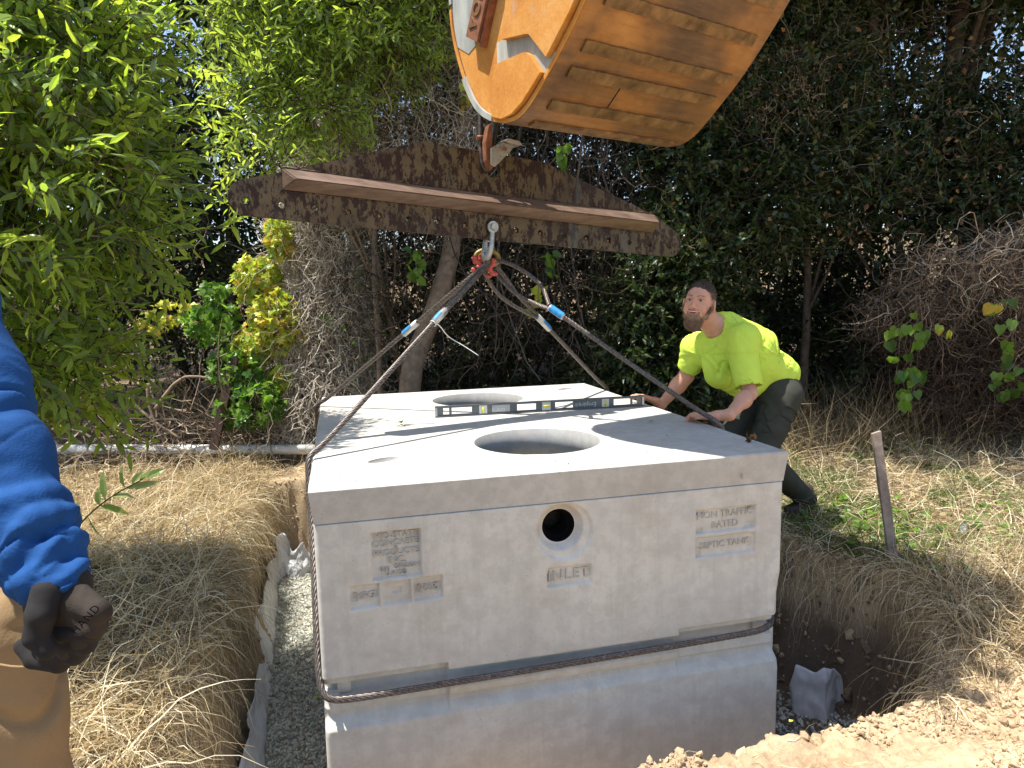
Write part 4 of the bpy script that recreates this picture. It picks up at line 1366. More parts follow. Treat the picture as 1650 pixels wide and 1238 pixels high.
for hp_, zp_ in ((.43, .385), (.325, .270), (.205, .155), (.110, .080), (-.010, -.012), (-.135, -.066)):
    k = int(np.argmin((PF[:, 0]-hp_)**2+(PF[:, 1]-zp_)**2))
    P0_, T_, N_ = PF[k], Tn[k], Nn[k]
    c3 = Matrix(((T_[0], 0, N_[0], P0_[0]+N_[0]*.006), (0, 1, 0, .485), (T_[1], 0, N_[1], P0_[1]+N_[1]*.006), (0, 0, 0, 1)))
    bm = bmesh.new(); box_bm(bm, (.048, .83, .012))
    bmesh.ops.subdivide_edges(bm, edges=[e for e in bm.edges if abs(e.verts[0].co.y-e.verts[1].co.y) > .1], cuts=40)
    for v in bm.verts:
        if abs(v.co.y) < .41: v.co += Vector((rng.normal(0, .0012), 0, rng.normal(0, .001)))
    bmesh.ops.transform(bm, matrix=c3, verts=bm.verts[:])
    link_local('wear_strip', bm_mesh('wear_strip', bm), MAT['strip'], bucket)
# weld seam between the shell plates, cutting edge, teeth and hanger ears, above the frame
for w in (.36, ):
    k0 = int(np.argmin((PF[:, 0]-.09)**2+(PF[:, 1]-.06)**2))
    band('shell_seam', k0-5, k0+1, w, w+.004, -.001, .0018, MAT['black'], bucket)
bpoly('cutting_edge', [(.57, .575), (.68, .73), (.665, .745), (.555, .60)], -.01, BWID+.01, MAT['strip'])
for k in range(5):
    w = .06+k*.2
    bpoly('tooth', [(.65, .69), (.78, .86), (.77, .87), (.64, .73)], w, w+.06, MAT['strip'])
for w in (.30, .62):
    bpoly('hanger_ear', [(-.46, .98), (-.2, .98), (-.14, 1.25), (-.24, 1.35), (-.38, 1.3)], w, w+.04, MAT['orange'])
bpoly('top_plate', [(-.47, 1.0), (-.22, 1.0), (-.22, 1.025), (-.47, 1.025)], .0, BWID, MAT['orange'])
# lifting eye and chain between the back of the bucket and the hook
le = empty('lifting_chain', hp(787, 150, -.03), 'short steel chain between the back of the bucket and the hook', 'chain')
top = hp(787, 60, -.03)
for k in range(5):
    c_ = hp(787, 150, -.03)+(top-hp(787, 150, -.03))*(k/4)
    sd_ = BU if k % 2 == 0 else BN
    pts = [c_+sd_*(.026*math.cos(t))+BV*(.055*math.sin(t)) for t in np.linspace(0, 2*math.pi, 16)]
    tube_obj('chain_link', pts, .010, .010, MAT['dark_steel'], le, 28, 8, it=1)

# ------------------------------------------------------------------ white pipe
pa, pb = np.array([-2.9, 4.98, -.675]), np.array([.10, 3.93, -.68])
pipe = empty('drain_pipe', (pa+pb)/2, 'long white plastic pipe lying on the dry grass left of the tank', 'plastic pipe')
cyl('pipe_barrel', pa, pb, .0445, MAT['white_plastic'], pipe, seg=28)
cyl('pipe_socket', pa-(pb-pa)*.04, pa+(pb-pa)*.02, .050, MAT['white_plastic'], pipe, seg=28)

# ------------------------------------------------------------------ stakes
def stake(name, base, topp, w, t, mat, lab, cat='stake', grp=None):
    base = np.array(base); topp = np.array(topp); Zd = norm(topp-base); Xd = norm(CR-Zd*(CR@Zd)); Yd = np.cross(Zd, Xd)
    L = np.linalg.norm(topp-base)+.15
    bm = bmesh.new(); box_bm(bm, (w, t, L))
    bmesh.ops.subdivide_edges(bm, edges=[e for e in bm.edges if abs(e.verts[0].co.z-e.verts[1].co.z) > .1], cuts=10)
    for v in bm.verts: v.co += Vector((rng.normal(0, .0012), rng.normal(0, .0012), (0.008 if v.co.x > 0 and v.co.z > L/2-.01 else 0)))
    c = base+Zd*(L/2-.15)
    bmesh.ops.transform(bm, matrix=Matrix(((Xd[0], Yd[0], Zd[0], c[0]), (Xd[1], Yd[1], Zd[1], c[1]), (Xd[2], Yd[2], Zd[2], c[2]), (0, 0, 0, 1))), verts=bm.verts[:])
    o = link(name, bm_mesh(name, bm), mat)
    return tagp(o, lab, cat, grp)
sb = D(1434, 866, 3.62); st = D(1411, 698, 3.60)
stake('survey_stake', sb, st, .044, .022, MAT['wood'], 'grey weathered wooden stake driven into the ground right of the pit')
MAT['rustdk'] = m_simple('rusty_dark_post', (.065, .04, .03), .8, .2, .4, 30)
stake('rusty_post', D(350, 698, 6.25), D(377, 578, 6.25), .075, .04, MAT['rustdk'], 'leaning rusty brown post in front of the green ivy', 'post')
# grey stone on the right bank, pale boards of rubble at left
w = D(1552, 838, 3.9); w[2] = float(gz(w[0], w[1]))+.02
o = rocks('fieldstone', w[None], np.array([.055]), MAT['stone'], None, flat=.8); tagp(o, 'blue-grey stone lying in the grass right of the wooden stake', 'stone')
w = D(1430, 964, 3.15)
o = rocks('fieldstone', np.array([[2.70, .50, -.98]]), np.array([.04]), MAT['stone'], None, flat=.8); tagp(o, 'small grey stone stuck in the right wall of the pit', 'stone')
for (px, py, dd, r, lab) in ((285, 700, 6.6, .16, 'pale flat rock among dry twigs behind the white pipe'), (395, 690, 6.9, .13, 'second pale rock behind the white pipe, under the ivy shrub')):
    w = D(px, py, dd); w[2] = float(gz(w[0], w[1]))+.03
    MAT['tanrock'] = MAT.get('tanrock') or m_simple('tan_rock', (.36, .30, .24), .9, 0, .2, 12, .5, .005)
    o = rocks('pale_rock', w[None], np.array([r]), MAT['tanrock'], None, flat=.6); tagp(o, lab, 'rock', 'pale rocks behind the pipe')

# ------------------------------------------------------------------ people
def m_cloth(name, col, rough=.85, sc=8, var=.12, sheen=.3, weave=260, stain=None, fold=.5):
    n = NT(name)
    a = n.noise(sc, 5, .6)
    c = n.ramp(a, [(.3, tuple(x*(1-var) for x in col)), (.7, tuple(min(1, x*(1+var)) for x in col))])
    if stain: c = n.mix(n.math('MULTIPLY', n.ramp(n.noise(5, 6, .7), [(.5, 0.0), (.68, 1.0)]), .45), c, stain)
    h = n.math('ADD', n.math('MULTIPLY', n.noise(14, 4, .6, dist=.8), fold), n.math('MULTIPLY', n.noise(weave, 2), .12))
    return n.pbr(c, rough, 0, n.bump(h, .5, .012), .15)


def m_skin(name, col):
    n = NT(name)
    a = n.noise(28, 5, .6)
    c = n.ramp(a, [(.3, tuple(x*y for x, y in zip(col, (.95, .80, .76)))), (.65, col)])
    p = n.n('ShaderNodeBsdfPrincipled', {'Base Color': c, 'Roughness': .5, 'Specular IOR Level': .35, 'Subsurface Weight': .12, 'Subsurface Radius': (.02, .007, .004), 'Subsurface Scale': .5,
                                        'Normal': n.bump(n.noise(220, 3), .15, .002)})
    n.t.links.new(p.outputs[0], n.out.inputs[0])
    return n.m


MAT['skin'] = m_skin('skin', (.62, .35, .25))
MAT['hivis'] = m_cloth('hi_vis_cotton', (.58, .78, .10), .85, 6, .07, fold=1.2)
MAT['trouser'] = m_cloth('dark_olive_canvas', (.050, .052, .042), .85, 8, .2)
MAT['boot'] = m_simple('boot_leather', (.05, .035, .025), .6)
MAT['fade'] = m_simple('cropped_side_hair', (.17, .105, .072), .7, 0, .3, 150)
MAT['hair'] = m_simple('brown_hair', (.25, .155, .09), .6, 0, .35, 90)
MAT['hair_dk'] = m_simple('dark_hair', (.05, .032, .022), .65, 0, .3, 120)
MAT['teeth'] = m_simple('teeth', (.75, .72, .66), .3, 0, .03)
MAT['mouth'] = m_simple('mouth_inside', (.16, .03, .03), .5)
MAT['lip'] = m_simple('lips', (.46, .17, .13), .45, 0, .1)
MAT['eyew'] = m_simple('eye_white', (.42, .36, .33), .25, 0, .03)
MAT['iris'] = m_simple('iris', (.06, .05, .04), .2)


def sdf_obj(S, name, mat, parent, post=None):
    V, F = S.net()
    if post is not None: V = post(V)
    return link(name, fast_mesh(name, V, F, smooth=True), mat, parent)


def finger(S, p0, d, bend_axis, lens, r, bends, k=.004, base=None):
    p = np.array(p0, float); d = norm(np.array(d, float))
    for L, b in zip(lens, bends):
        Rm = np.array(Matrix.Rotation(math.radians(b), 3, Vector(tuple(bend_axis))))
        d = Rm@d
        q = p+d*L
        S.cap(p, q, r, r*.93, k); p = q; r *= .93
    return p


def wrinkle(V, amp, sc, sq=(1, 1, 1), seed=0):
    q = V*np.array(sq)*sc
    return amp*(fbm(q[:, 0]+q[:, 2]*.7, q[:, 1]-q[:, 2]*.4, 3, seed)+fbm(q[:, 2]+3, q[:, 0]*.6-q[:, 1]*.5, 3, seed+5))


# --- man in the hi-vis shirt, leaning on the right edge of the lid
man = empty('person', D(1285, 800, 4.5), 'bearded man in yellow-green t-shirt and dark trousers leaning both hands on the tank lid', 'person')
head_c = D(1126, 492, 3.83)
fa_ = math.radians(224)
hf = np.array([math.sin(fa_)*math.cos(.15), math.cos(fa_)*math.cos(.15), math.sin(.15)])
roll_ = .10
hr_ = norm(np.cross(hf, [0, 0, 1.])); hu = np.cross(hr_, hf)
hr2 = hr_*math.cos(roll_)+hu*math.sin(roll_); hu = np.cross(hr2, hf); hr_ = hr2
HS = 1.0
def H(x, y, z): return head_c+HS*(hr_*x+hf*y+hu*z)     # x right of the face, y forward, z up
HB = np.stack([hr_, hf, hu], 1)
neck = D(1158, 532, 3.93)
shN, shF = D(1194, 548, 3.80), D(1122, 560, 4.08)
elN, elF = D(1208, 634, 3.73), D(1106, 606, 4.20)
wrN, wrF = np.array([1.985, .600, .050]), D(1066, 652, 4.30)
pel = D(1252, 628, 4.18)
lo = np.array([1.72, .35, -.12]); hi = np.array([2.95, 1.75, .80])
S = SDF(lo, hi, .0036)
# skull, face, jaw
S.ell(H(0, -.018, .035), (.073, .094, .088), HB)
S.ell(H(0, .025, .0), (.063, .068, .095), HB, .02)
S.ell(H(0, .045, -.055), (.048, .045, .052), HB, .02)
for s_ in (-1, 1):
    S.ell(H(s_*.036, .066, -.012), (.022, .020, .020), HB, .012)       # cheekbone
    S.ell(H(s_*.045, .062, -.035), (.018, .018, .018), HB, .012)
    S.cap(H(s_*.012, .084, .036), H(s_*.046, .072, .036), .0085, .007, .010)   # brow
    S.ell(H(s_*.031, .094, .018), (.015, .012, .010), HB, .008, sub=True)   # socket
    S.ell(H(s_*.080, -.014, .004), (.0095, .021, .034), HB@rotm((1, 0, 0), -12)@rotm((0, 0, 1), s_*-24), .006)   # ear
    S.ell(H(s_*.091, -.008, .006), (.006, .010, .018), HB, .004, sub=True)
    S.ell(H(s_*.012, .098, -.024), (.009, .009, .007), HB, .006)       # nostril wing
S.cap(H(0, .085, .030), H(0, .110, -.018), .0075, .011, .008)           # nose
S.ell(H(0, .083, -.050), (.026, .010, .012), HB, .006)
S.ell(H(0, .098, -.047), (.026, .020, .0085), HB, .004, sub=True)        # open mouth
S.cap(H(0, -.02, -.03), neck, .058, .068, .03)
S.cap(neck, D(1185, 562, 4.02), .058, .055, .03)
# torso core and arms
S.cap(shN+np.array([.03, 0, -.01]), shF+np.array([.03, 0, -.01]), .045, .045, .03)
S.cap(D(1185, 572, 4.04), pel, .07, .08, .04)
for a, b, c, rr in ((shN, elN, wrN, (.044, .036, .039, .027)), (shF, elF, wrF, (.050, .042, .043, .028))):
    S.cap(a, b, rr[0], rr[1], .03); S.cap(b, b+(c-b)*.35, rr[1], rr[2], .025); S.cap(b+(c-b)*.3, c, rr[2]*.98, rr[3], .03)
# near hand: palm on the lid edge, fingers curled toward the left of the photo
pN = np.array([1.895, .690, .034]); fdN = norm(np.array([-.45, .86, -.02])); sdN = norm(np.cross(fdN, [0, 0, 1.]))     # finger direction, thumb side
S.cap(wrN, wrN+(pN-wrN)*.5, .028, .026, .015)
for o in (-.030, -.010, .010, .030):
    S.cap(wrN+(pN-wrN)*.45+sdN*o*.6, pN+fdN*.02+sdN*o, .019, .0135, .010)
for o, L in ((-.033, .85), (-.011, 1.0), (.011, 1.05), (.033, .95)):
    finger(S, pN+fdN*.022+sdN*o+np.array([0, 0, .002]), fdN+np.array([0, 0, .22]), sdN, (.040*L, .028*L, .022*L), .0105, (-8, -46, -38))
finger(S, wrN+(pN-wrN)*.6-sdN*.030, norm(fdN-sdN*.9), sdN, (.036, .030), .0115, (0, -15), .006)
# far hand flat on the lid behind the end of the level
pF = D(1044, 644, 4.26); pF[2] = .032; wrF2 = wrF
fdF = norm(D(1018, 640, 4.22)-pF); fdF[2] = 0; fdF = norm(fdF); sdF = norm(np.cross(fdF, [0, 0, 1.]))
S.cap(wrF, wrF+(pF-wrF)*.5, .028, .025, .015)
for o in (-.030, -.010, .010, .030):
    S.cap(wrF+(pF-wrF)*.4+sdF*o*.6, pF+fdF*.02+sdF*o, .019, .0135, .010)
for o, L in ((-.033, .85), (-.011, 1.0), (.011, 1.05), (.033, .95)):
    finger(S, pF+fdF*.022+sdF*o+np.array([0, 0, .004]), fdF+np.array([0, 0, .14])+sdF*o*3, sdF, (.040*L, .026*L, .022*L), .0096, (0, -16, -14))
finger(S, wrF+(pF-wrF)*.6+sdF*.030, norm(fdF+sdF*.9), sdF, (.036, .030), .0112, (0, -8), .006)
sdf_obj(S, 'body', MAT['skin'], man)


def blob(name, c, r, R, mat, parent, h=None):
    bm = bmesh.new(); bmesh.ops.create_uvsphere(bm, u_segments=20, v_segments=12, radius=1)
    Mx = Matrix(((R[0][0]*r[0], R[0][1]*r[1], R[0][2]*r[2], c[0]), (R[1][0]*r[0], R[1][1]*r[1], R[1][2]*r[2], c[1]), (R[2][0]*r[0], R[2][1]*r[1], R[2][2]*r[2], c[2]), (0, 0, 0, 1)))
    bmesh.ops.transform(bm, matrix=Mx, verts=bm.verts[:])
    return link(name, bm_mesh(name, bm, True), mat, parent)


for s_ in (-1, 1):
    e = blob('eye', H(s_*.031, .078, .017), (.0095, .0100, .0075), HB, MAT['eyew'], man)
    gz_ = norm(hf+hr_*-.15)
    blob('iris', H(s_*.031, .078, .017)+gz_*.0085, (.0056, .0040, .0056), HB, MAT['iris'], e)
    tube_obj('eyebrow', [H(s_*.010, .0935, .035), H(s_*.028, .090, .043), H(s_*.050, .074, .038)], .0030, .0016, MAT['hair'], man, 12, 6)
    tube_obj('eyelid', [H(s_*.020, .0895, .020), H(s_*.031, .0915, .0295), H(s_*.044, .083, .020)], .0026, .002, MAT['skin'], man, 12, 6)
blob('mouth_cavity', H(0, .078, -.048), (.023, .012, .010), HB, MAT['mouth'], man)
tb = blob('upper_teeth', H(0, .086, -.0440), (.022, .008, .0052), HB, MAT['teeth'], man)
tube_obj('upper_lip', [H(-.027, .080, -.044), H(-.012, .0925, -.0395), H(0, .0945, -.0405), H(.012, .0925, -.0395), H(.027, .080, -.044)], .002, .002, MAT['lip'], man, 20, 6, rad=[.002, .0036, .0036, .0036, .002])
tube_obj('lower_lip', [H(-.027, .080, -.045), H(-.014, .0900, -.0565), H(0, .0925, -.0590), H(.014, .0900, -.0565), H(.027, .080, -.045)], .002, .002, MAT['lip'], man, 20, 6, rad=[.002, .0045, .0050, .0045, .002])


# hair and beard as short strands over thin shells
def strands(name, n, fn, L, r, mat, parent, flow, curl=.25):
    P0 = []; N0 = []
    while len(P0) < n:
        p, nn, ok = fn()
        if ok: P0.append(p); N0.append(nn)
    P0 = np.array(P0); N0 = np.array(N0)
    L_ = L(P0) if callable(L) else np.full(len(P0), L)
    d = norm(N0*.55+flow(P0)+rng.normal(0, curl, P0.shape))
    m = 4
    P = np.stack([P0+(d*(t)+norm(flow(P0))*t*t*.5)*L_[:, None]*1.0 for t in np.linspace(0, 1, m)], 1)
    V, F = tubes(P, np.full((len(P0), 1), r)*np.linspace(1, .4, m)[None], 3)
    o = link(name, fast_mesh(name, V, F), mat, parent); o['kind'] = 'stuff'
    return o


S = SDF(head_c-.17, head_c+.17, .0034)
S.ell(H(0, -.024, .040), (.0765, .093, .088), HB, .01)
S.ell(H(0, .112, -.008), (.105, .062, .090), HB, .010, sub=True)
S.ell(H(0, .015, -.075), (.12, .10, .065), HB, .012, sub=True)
for s_ in (-1, 1): S.ell(H(s_*.080, -.004, .0), (.022, .036, .040), HB, .008, sub=True)
hair = sdf_obj(S, 'cropped_hair', MAT['fade'], man)
S = SDF(head_c-.17, head_c+.17, .0034)
S.ell(H(0, -.022, .044), (.0755, .094, .092), HB, .01)
S.ell(H(0, .120, -.004), (.105, .062, .090), HB, .010, sub=True)
S.ell(H(0, -.03, -.035), (.14, .17, .115), HB, .015, sub=True)
sdf_obj(S, 'hair', MAT['hair_dk'], man, lambda V: V+norm(V-head_c)*(wrinkle(V, .0035, 60, (1, 1, 1), 83))[:, None])
def hairpt():
    a = rng.normal(0, 1, 3); a /= np.linalg.norm(a)
    p = np.array([a[0]*.0770, a[1]*.095-.023, a[2]*.093+.042])
    ok = (p[1] < .052-.0*p[2] and p[2] > .01-.5*min(0, p[1]+.02)*0) and not (abs(p[0]) > .06 and p[2] < .03 and p[1] > -.04) and (p[2] > -.02)
    if p[1] > .045 and p[2] < .078: ok = False
    return H(*p), HB@a, ok
strands('hair_strands', 2600, hairpt, lambda P: .006+.010*np.clip(((P-head_c)@hu-.08)*20, 0, 1), .0007, MAT['hair_dk'], man, lambda P: np.broadcast_to(-hf*.6-hu*.1, P.shape))
S = SDF(head_c-.20, head_c+.17, .0034)
S.ell(H(0, .048, -.070), (.043, .036, .034), HB, .02)
S.cap(H(0, .066, -.076), H(0, .070, -.108), .029, .018, .02)
for s_ in (-1, 1):
    S.cap(H(s_*.066, .012, -.006), H(s_*.052, .028, -.060), .0075, .013, .015)
    S.cap(H(s_*.052, .030, -.060), H(s_*.02, .062, -.085), .016, .02, .015)
    S.cap(H(s_*.030, .083, -.050), H(s_*.026, .080, -.070), .006, .010, .01)
S.cap(H(-.026, .086, -.036), H(.026, .086, -.036), .0045, .0045, .004)
S.ell(H(0, .098, -.0475), (.027, .020, .0125), HB, .003, sub=True)
sdf_obj(S, 'beard', MAT['hair'], man, lambda V: V+norm(V-head_c)*(wrinkle(V, .003, 70, (1, 1, .5), 85))[:, None])
def beardpt():
    t = rng.random()
    if t < .5:
        a = rng.normal(0, 1, 3); a /= np.linalg.norm(a)
        p = np.array([a[0]*.046, a[1]*.04+.05, a[2]*.045-.078]); ok = a[2] < .35 and a[1] > -.3 and not (abs(p[0]) < .028 and p[2] > -.062)
        return H(*p), HB@a, ok
    s_ = 1 if rng.random() < .5 else -1
    u = rng.random(); b = np.array([s_*(.068-.02*u), .012+.025*u, -.008-.055*u])+rng.normal(0, .005, 3)
    b[0] += s_*.006
    return H(*b), hr_*s_, True
strands('beard_strands', 3600, beardpt, lambda P: .006+.014*np.clip((-.06-(P-head_c)@hu)*22, 0, 1), .0008, MAT['hair'], man, lambda P: np.broadcast_to(-hu*1.0+hf*.15, P.shape), .28)

# shirt
lo = np.array([1.75, .45, -.08]); hi = np.array([3.05, 1.75, .75])
S = SDF(lo, hi, .0055)
ch = D(1168, 572, 3.98)
S.cap(shN+np.array([.03, .02, .0]), shF+np.array([.03, 0, 0]), .092, .085, .05)
S.cap(D(1172, 524, 3.97), D(1222, 556, 4.05), .080, .105, .06)
S.cap(ch, D(1215, 586, 4.08), .128, .124, .06)
S.cap(D(1215, 588, 4.08), D(1256, 602, 4.16), .124, .120, .06)
S.cap(D(1160, 600, 3.98), D(1205, 618, 4.08), .085, .10, .06)
S.cap(neck+np.array([.01, 0, -.005]), ch, .082, .11, .05)
S.cap(shN, shN+(elN-shN)*.80, .082, .074, .04)
S.cap(shF, shF+(elF-shF)*.62, .080, .070, .04)
# neck opening
S.cap(neck+np.array([-.03, -.02, .012]), H(0, -.01, -.08), .056, .078, .012, sub=True)
S.cap(shN+(elN-shN)*.82, elN+(elN-shN)*.3, .066, .066, .006, sub=True)
S.cap(shF+(elF-shF)*.64, elF+(elF-shF)*.3, .060, .060, .006, sub=True)
def post(V):
    n_ = norm(V-(ch+(pel-ch)*np.clip(((V-ch)@(pel-ch))/((pel-ch)@(pel-ch)), 0, 1)[:, None]))
    ax = norm(pel-ch)
    t = (V-ch)@ax
    w = wrinkle(V, .007, 6, (1, 1, 1), 3)-.012*np.abs(fbm(V[:, 0]*6+V[:, 2]*5, V[:, 1]*9-V[:, 0]*3, 3, 13))+.004
    # drape folds running along the torso
    ang = np.arctan2((V-ch)@CU, (V-ch)@_f)
    dist = np.linalg.norm((V-ch)-t[:, None]*ax, axis=1)
    q1 = fbm(t*9+.8*np.sin(ang*1.3)+V[:, 0]*2, ang*.9+V[:, 2]*3, 3, 21); q2 = fbm(V[:, 0]*9+V[:, 2]*6, V[:, 1]*9-V[:, 2]*5, 2, 25)
    w = w+.013*q1-.012*np.exp(-(q1/.07)**2)-.008*np.exp(-(q2/.06)**2)
    w = w*(.45+.55*smooth(.27, .19, dist))
    return V+n_*w[:, None]
sdf_obj(S, 'shirt', MAT['hivis'], man, post)
cpts = []
nd = norm(H(0, -.01, -.08)-(neck+np.array([-.03, -.02, -.005])))
tube_obj('collar', [neck+np.array([-.012, -.012, .012])+.0*nd+(norm(np.cross(nd, [0, 1, 0.]))*math.cos(t)+norm(np.cross(nd, np.cross(nd, [0, 1, 0.])))*math.sin(t))*.064 for t in np.linspace(0, 6.283, 18)], .006, .006, MAT['hivis'], man, 40, 8, it=1)
# chest pocket
pk = D(1180, 588, 3.80)
# trousers
knN, knF = D(1226, 732, 4.02), D(1172, 712, 4.28)
anN, anF = D(1296, 796, 4.50), D(1215, 850, 4.75)
anN[2] = float(gz(anN[0], anN[1]))+.09; anF[2] = float(gz(anF[0], anF[1]))+.09
lo = np.array([1.9, .5, -.95]); hi = np.array([3.6, 2.6, .40])
S = SDF(lo, hi, .008)
hpN, hpF = pel+np.array([-.03, -.09, -.03]), pel+np.array([-.02, .11, -.03])
S.cap(pel+(ch-pel)*.16, pel, .118, .130, .04)
S.ell(pel+np.array([.005, 0, -.02]), (.135, .150, .135), None, .05)
S.cap(hpN, knN, .112, .080, .05); S.cap(hpF, knF, .108, .080, .05)
S.cap(knN, anN, .080, .066, .04); S.cap(knF, anF, .080, .066, .04)
S.cap(anN+(anN-knN)*.02, anN, .072, .068, .02)
def post(V):
    q1 = fbm(V[:, 2]*7+V[:, 0]*4, V[:, 1]*6-V[:, 0]*3, 3, 23)
    return V+norm(V-pel)*(wrinkle(V, .007, 8, (1, 1, .8), 29)+.012*q1-.014*np.exp(-(q1/.06)**2))[:, None]
sdf_obj(S, 'trousers', MAT['trouser'], man, post)
for an, dr in ((anN, norm(np.array([-.8, -.35, 0]))), (anF, norm(np.array([-.85, -.2, 0])))):
    g0 = float(gz(an[0], an[1]))
    S = SDF(an-.3, an+.3, .006)
    S.cap(np.array([an[0], an[1], g0+.05])-dr*.04, np.array([an[0], an[1], g0+.042])+dr*.16, .045, .038, .03)
    S.cap(np.array([an[0], an[1], g0+.14]), np.array([an[0], an[1], g0+.06]), .055, .05, .03)
    sdf_obj(S, 'boot', MAT['boot'], man)

# --- person at the left edge: blue sleeve, work glove, tan trousers
MAT['blue'] = m_cloth('royal_blue_fleece', (.012, .062, .20), .85, 5, .25)
MAT['tan'] = m_cloth('tan_duck_canvas', (.25, .17, .09), .85, 5, .18, stain=(.20, .11, .05))
MAT['glove'] = m_cloth('grey_brown_knit_glove', (.036, .029, .024), .95, 14, .35, weave=420, stain=(.056, .042, .030))
MAT['glovec'] = m_simple('dark_rubber_coating', (.012, .010, .010), .9, 0, .35, 30, .4, .003)
man2 = empty('person', (-.55, -1.1, -.85), 'person in blue long-sleeved top and tan trousers with a dark work glove', 'person')
DD = 1.15
shB, elB, cuB = D(-105, 470, 1.30), D(0, 745, 1.20), D(74, 905, 1.14)
wrB = D(100, 945, 1.13)
hipc = D(-95, 1010, 1.34)
lo = np.minimum(shB, cuB)-.36; hi = np.maximum(shB, cuB)+.30
lo[2] = -.12
S = SDF(lo, hi, .005)
S.cap(D(-240, 470, 1.5), D(-190, 760, 1.45), .17, .16, .05)
S.cap(D(-190, 760, 1.45), D(-130, 945, 1.38), .155, .150, .05)
S.cap(shB, D(-50, 620, 1.25), .096, .086, .05)
S.cap(D(-50, 620, 1.25), elB, .086, .077, .05)
S.cap(elB, D(52, 860, 1.16), .076, .066, .04)
# bunched cuff: rolls of cloth
ax = norm(cuB-elB)
for k, (t, r, w) in enumerate(((-.078, .074, .024), (-.034, .077, .020), (.004, .071, .017), (.032, .062, .013))):
    c_ = cuB+ax*t
    e1 = norm(np.cross(ax, [0, 0, 1.])); e2 = np.cross(ax, e1)
    ring_p = [c_+(e1*math.cos(a)+e2*math.sin(a))*(r-w)+ax*(.026*math.sin(a*1+k*.9)+.008*math.sin(a*3+k*2)) for a in np.linspace(0, 2*math.pi, 15)]
    for p, q in zip(ring_p[:-1], ring_p[1:]): S.cap(p, q, w, w, .007)
S.cap(cuB-ax*.07, cuB+ax*.035, .062, .055, .012)
def post(V):
    t = (V-elB)@ax
    k = smooth(-.08, .12, t)*(.5+.9*vnoise(V[:, 0]*14, V[:, 2]*14, 3))
    n_ = norm(V-(elB+ax*t[:, None]))
    q1 = fbm(t*7+V[:, 0]*3, V[:, 1]*3+V[:, 2]*2, 3, 7); q2 = fbm(V[:, 0]*12+t*9, V[:, 2]*10, 2, 9)
    f = .008*q1-.010*np.exp(-(q1/.06)**2)-.006*np.exp(-(q2/.05)**2)*k+wrinkle(V, .007, 5, (1, 1, 1), 33)-.010*np.abs(fbm(V[:, 0]*7+V[:, 2]*3, V[:, 1]*5+V[:, 2]*9, 3, 35))
    return V+n_*f[:, None]
sdf_obj(S, 'sleeved_top', MAT['blue'], man2, post)
# glove
gB = D(104, 1000, 1.10)
KN = [(160, 986), (152, 1010), (135, 1031), (111, 1046)]
S = SDF(gB-.17, gB+.15, .0032)
S.cap(cuB+ax*.015, wrB, .040, .043, .02)
for k, q in enumerate(KN):
    S.cap(D(92-k*6, 948+k*9, 1.125), D(*q, 1.085+.012*k), .032, .0185, .010)
    S.ell(D(*q, 1.078+.012*k), (.017, .017, .017), None, .008)
sdf_obj(S, 'glove', MAT['glove'], man2, lambda V: V+norm(V-gB)*(wrinkle(V, .0030, 22, (1, 1, 1), 43)-.003*np.abs(fbm(V[:, 0]*38+V[:, 2]*20, V[:, 2]*30, 2, 45)))[:, None])
S = SDF(gB-.17, gB+.15, .0032)
for k, q in enumerate(KN):
    d0 = 1.090+.012*k
    m1 = (q[0]-14, q[1]+30-3*k); m2 = (q[0]-56, q[1]+34-6*k); m3 = (q[0]-74, q[1]+14-6*k)
    S.cap(D(*q, d0), D(*m1, d0+.004), .0170, .0158, .004); S.cap(D(*m1, d0+.004), D(*m2, d0+.012), .0155, .0145, .004); S.cap(D(*m2, d0+.012), D(*m3, d0+.02), .0145, .0130, .004)
sdf_obj(S, 'glove_fingers', MAT['glovec'], man2, lambda V: V+norm(V-gB)*(wrinkle(V, .0018, 34, (1, 1, 1), 47))[:, None])
S = SDF(gB-.17, gB+.15, .0032)
S.cap(D(76, 955, 1.085), D(66, 992, 1.070), .024, .021, .012)
S.cap(D(66, 992, 1.070), D(58, 1026, 1.066), .021, .0175, .006)
S.cap(D(58, 1026, 1.066), D(76, 1048, 1.068), .0172, .0145, .004)
sdf_obj(S, 'glove_thumb', MAT['glovec'], man2, lambda V: V+norm(V-gB)*(wrinkle(V, .002, 30, (1, 1, 1), 53))[:, None])
tdir = norm(D(166, 984, 1.05)-D(138, 1014, 1.05)); tup = norm(np.cross(norm(CAM-gB), tdir))
t_ = text('glove_print', 'HAND', .017, (D(138, 999, 1.0545), tdir, tup, norm(CAM-gB)), .0005, MAT['black'], man2, spacing=1.2)
